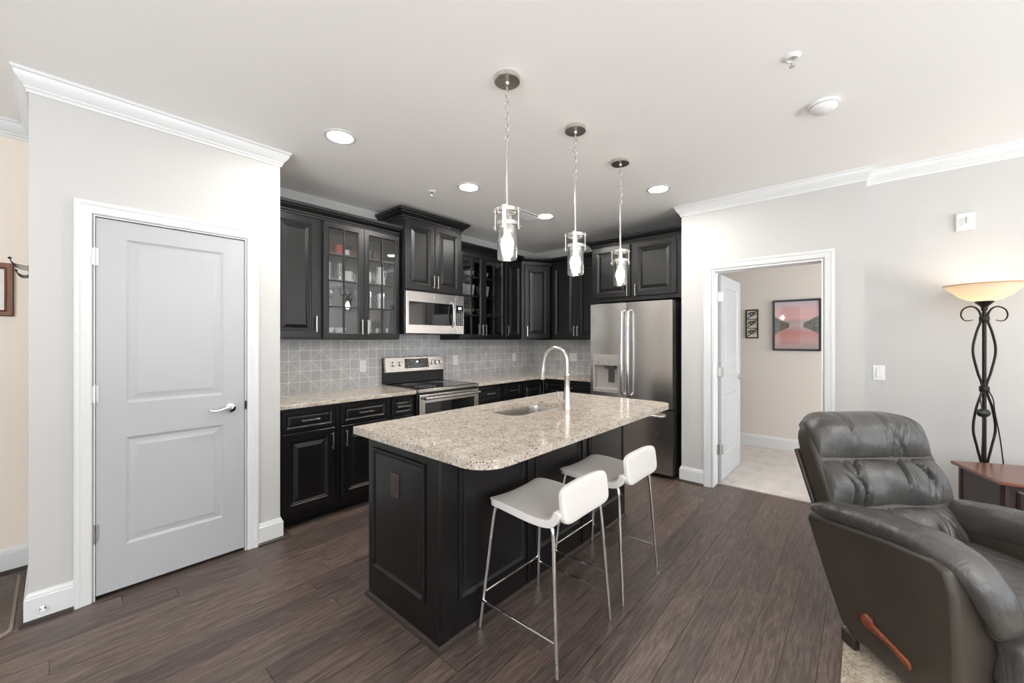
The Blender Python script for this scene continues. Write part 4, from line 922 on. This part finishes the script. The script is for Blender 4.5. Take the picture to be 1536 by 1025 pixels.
tube(bm, spline([LP(.012, 1.06, .012), LP(.04, 1.0, .015), LP(.05, .92, .015), LP(.09, .75, .01), LP(.13, .52, .0), LP(.15, .25, .0), LP(.17, .01, .0)], 6), .0035, 6); obj('cord', bm, BLKPL, t)

# ------------------------------------------------------------------ recliner (local: +x the way it faces, +y its left, z up)
rc = thing('recliner', 'grey taupe leather recliner with wooden lever, on the rug', 'recliner', (2.647, -.201, 0), rz=math.radians(-136.5)); ORG[rc.name] = None
RL = Fr((0, 0, 0), (1, 0, 0), (0, 1, 0), (0, 0, 1))      # a=x, b=z, c=y
def side_outline(): # (x, z) of the upholstered side
    return [(.02, .10), (-.085, .29), (-.185, .49), (-.17, .525), (.0, .545), (.20, .580), (.40, .600), (.45, .580), (.475, .50), (.485, .30), (.485, .07), (.10, .07)]
def side(yo, yi):
    bm = NB(); o_ = side_outline()
    rings(bm, [[Vector((x, y, z)) for x, z in o_] for y in (yo, (yo+yi)/2, yi)]); return bm
def armpad(sy):
    # soft pad rolled along the top of the arm and down its front
    path = spline([(-.20, .530), (-.10, .555), (.05, .583), (.20, .605), (.33, .612), (.43, .585), (.490, .520), (.508, .44), (.49, .375)], 5)
    bm = NB(); R = []; n = len(path)
    P2 = [Vector((p.x, 0, p.y)) for p in path]
    for i, p in enumerate(P2):
        d = (P2[min(i+1, n-1)]-P2[max(i-1, 0)]).normalized(); nrm = Vector((-d.z, 0, d.x)); t_ = i/(n-1)
        ew = .088*min(1, .55+t_*3)*min(1, .55+(1-t_)*3.0); eh = (.046 if sy < 0 else .082)*min(1, .5+t_*4)*min(1, .45+(1-t_)*4); fr_ = max(0, (t_-.42)/.58); fr_ = fr_*fr_*(3-2*fr_); ew *= 1-.40*fr_; yc = .325-.052*fr_
        pk = 1+.035*math.sin(i*2.4)+.02*math.sin(i*5.1)
        R.append([Vector((p.x, sy*yc, p.z-(0 if sy < 0 else .040))) + nrm*(eh*pk*math.copysign(abs(math.sin(a))**.8, math.sin(a)) ) + Vector((0, 1, 0))*(ew*math.copysign(abs(math.cos(a))**.75, math.cos(a))) for a in [2*PI*k/20 for k in range(20)]])
    rings(bm, R); return bm
for sy, nm in ((-1, 'right'), (1, 'left')):
    obj('arm_side', side(sy*.405, sy*.25), LEATHP, rc, local=True, bev=.02, ang=1.2)
    obj('arm_pad', armpad(sy), LEATHER, rc, local=True, sub=1)
# backrest: three puffy sections on a tilted plane
tilt = math.atan2(.275-.02, .938-.42); BU = Vector((-math.sin(tilt), 0, math.cos(tilt))); BN = Vector((math.cos(tilt), 0, math.sin(tilt)))
BF = Fr(Vector((-.002, 0, .44))-BN*.06, (0, 1, 0), BN, BU)     # a = width (y), b = up the back, c = toward sitter
def back_section(b0, b1, hw0, hw1, puff, seed, wr=1.0, toproll=0.0):
    NU, NV = 110, 34; bm = NB(); rnd = random.Random(seed)
    cr = [(rnd.uniform(-.8, .8), rnd.uniform(-.5, .5), rnd.uniform(.009, .020), rnd.uniform(.4, 1), rnd.choice((0, 1))) for _ in range(8)]
    front, = [[]]
    for j in range(NV+1):
        v = j/NV; row = []
        for i in range(NU+1):
            u = -1+2*i/NU; hw = hw0+(hw1-hw0)*v
            eu = (1-abs(u)**5)**.5; ev = (math.sin(PI*min(1, max(0, v)))**.45)
            c = puff*eu*ev
            for x0, sl, wd, am, bot in cr:
                f = (1-v) if bot else v
                dx = u-(x0+sl*(v-.5)*.6 + .05*math.sin(v*5+x0*9)); c -= wr*.024*am*math.exp(-(dx/wd)**2)*f**1.2*eu*ev
                c += wr*.010*am*math.exp(-((dx-.07)/(wd*1.8))**2)*f*eu*ev
            c += wr*.006*math.sin(u*7+v*4+seed)*ev*eu
            b = b0+(b1-b0)*v
            if toproll: c -= toproll*max(0, v-.55)**2*2.0
            aa = u*hw
            if toproll and v > .5: aa *= 1-.17*((v-.5)/.5)**2.6
            if toproll: b -= .050*max(0, abs(u)-.62)**2/.1444*max(0, (v-.4)/.6)**2
            row.append(BF(aa, b, c))
        front.append(row)
    V = [[bm.verts.new(p) for p in r] for r in front]
    for A, B in zip(V, V[1:]):
        for i in range(NU): bm.faces.new((A[i], A[i+1], B[i+1], B[i]))
    # closed back side
    Bk = [[bm.verts.new(BF((-1+2*i/NU)*(hw0+(hw1-hw0)*j)*(.985 if not (toproll and j) else .82), b0+(b1-b0)*j-((.012+.050*max(0, abs(-1+2*i/NU)-.62)**2/.1444) if toproll and j else 0), -.07 if not (toproll and j) else -.112)) for i in range(NU+1)] for j in (0, 1)]
    for i in range(NU):
        bm.faces.new((Bk[0][i], Bk[1][i], Bk[1][i+1], Bk[0][i+1])); bm.faces.new((V[0][i], Bk[0][i], Bk[0][i+1], V[0][i+1])); bm.faces.new((V[-1][i], V[-1][i+1], Bk[1][i+1], Bk[1][i]))
    bm.faces.new([r[0] for r in V] + [Bk[1][0], Bk[0][0]]); bm.faces.new([r[-1] for r in V][::-1] + [Bk[0][-1], Bk[1][-1]])
    return bm
obj('back_cushion', back_section(.385, .665, .306, .312, .092, 3, 1.0, .20), LEATHER, rc, local=True, ang=1.4, label='puffy headrest section of the back')
obj('back_cushion', back_section(.155, .392, .317, .306, .078, 5, 2.4), LEATHER, rc, local=True, ang=1.4, label='creased middle section of the back')
obj('back_cushion', back_section(-.07, .162, .300, .317, .080, 9, 1.6), LEATHER, rc, local=True, ang=1.4, label='lower lumbar section of the back')
bm = NB(); pillow(bm, BF, -.320, .320, -.12, .615, -.115, .030, nu=14, e=6); obj('back_shell', bm, LEATHP, rc, local=True, sub=1)
bm = NB(); fbox(bm, BF, -.322, .322, -.10, .47, -.128, -.105); obj('back_panel', bm, LEATHP, rc, local=True, bev=.008)
obj('seat_cushion', pillow(NB(), RL, -.02, .50, .30, .475, -.245, .245, nu=16, e=5, fn=lambda q: Vector((q.x, q.y, q.z+.10*(1-q.x*q.x)*(1-q.y*q.y)))), LEATHER, rc, local=True, sub=1)
bm = NB(); pillow(bm, RL, .46, .60, .11, .44, -.285, .285, nu=18, e=4, fn=lambda q: Vector((q.x+.10*math.sin(q.y*9)*(1 if abs(q.y) > .8 else .2), q.y+.03*math.sin(q.z*7)*abs(q.y)**6, q.z))); obj('footrest', bm, LEATHER, rc, local=True, sub=1)
obj('base_frame', fbox(NB(), RL, .04, .44, .03, .30, -.24, .24), BLKPL, rc, local=True, bev=.01)
for sx in (.055, .42):
    for sy in (-1, 1): obj('foot', fbox(NB(), RL, sx-.04, sx+.03, .0165, .075, sy*.385-.015, sy*.385+.015), SHOE, rc, local=True, bev=.006)
# lever on the near side
yl = -.405
bm = NB(); lathe(bm, [(0, 0), (.030, 0), (.032, .012), (.024, .024), (0, .028)], (.165, yl, .205), 20, (0, -1, 0))
R = []
for i in range(13):
    t_ = i/12; x_ = .165+.19*t_; z_ = .205-.045*t_+.012*math.sin(t_*PI); wz = .024-.012*math.sin(t_*PI*.9)+(.003 if t_ > .85 else 0); wy = .010
    if i in (0, 12): wz *= .5; wy *= .5
    R.append([Vector((x_, yl-.022+wy*math.cos(a), z_+wz*math.sin(a))) for a in [2*PI*k/12 for k in range(12)]])
rings(bm, R); obj('lever', bm, LEVERW, rc, local=True, sub=1, label='reddish wooden reclining lever')
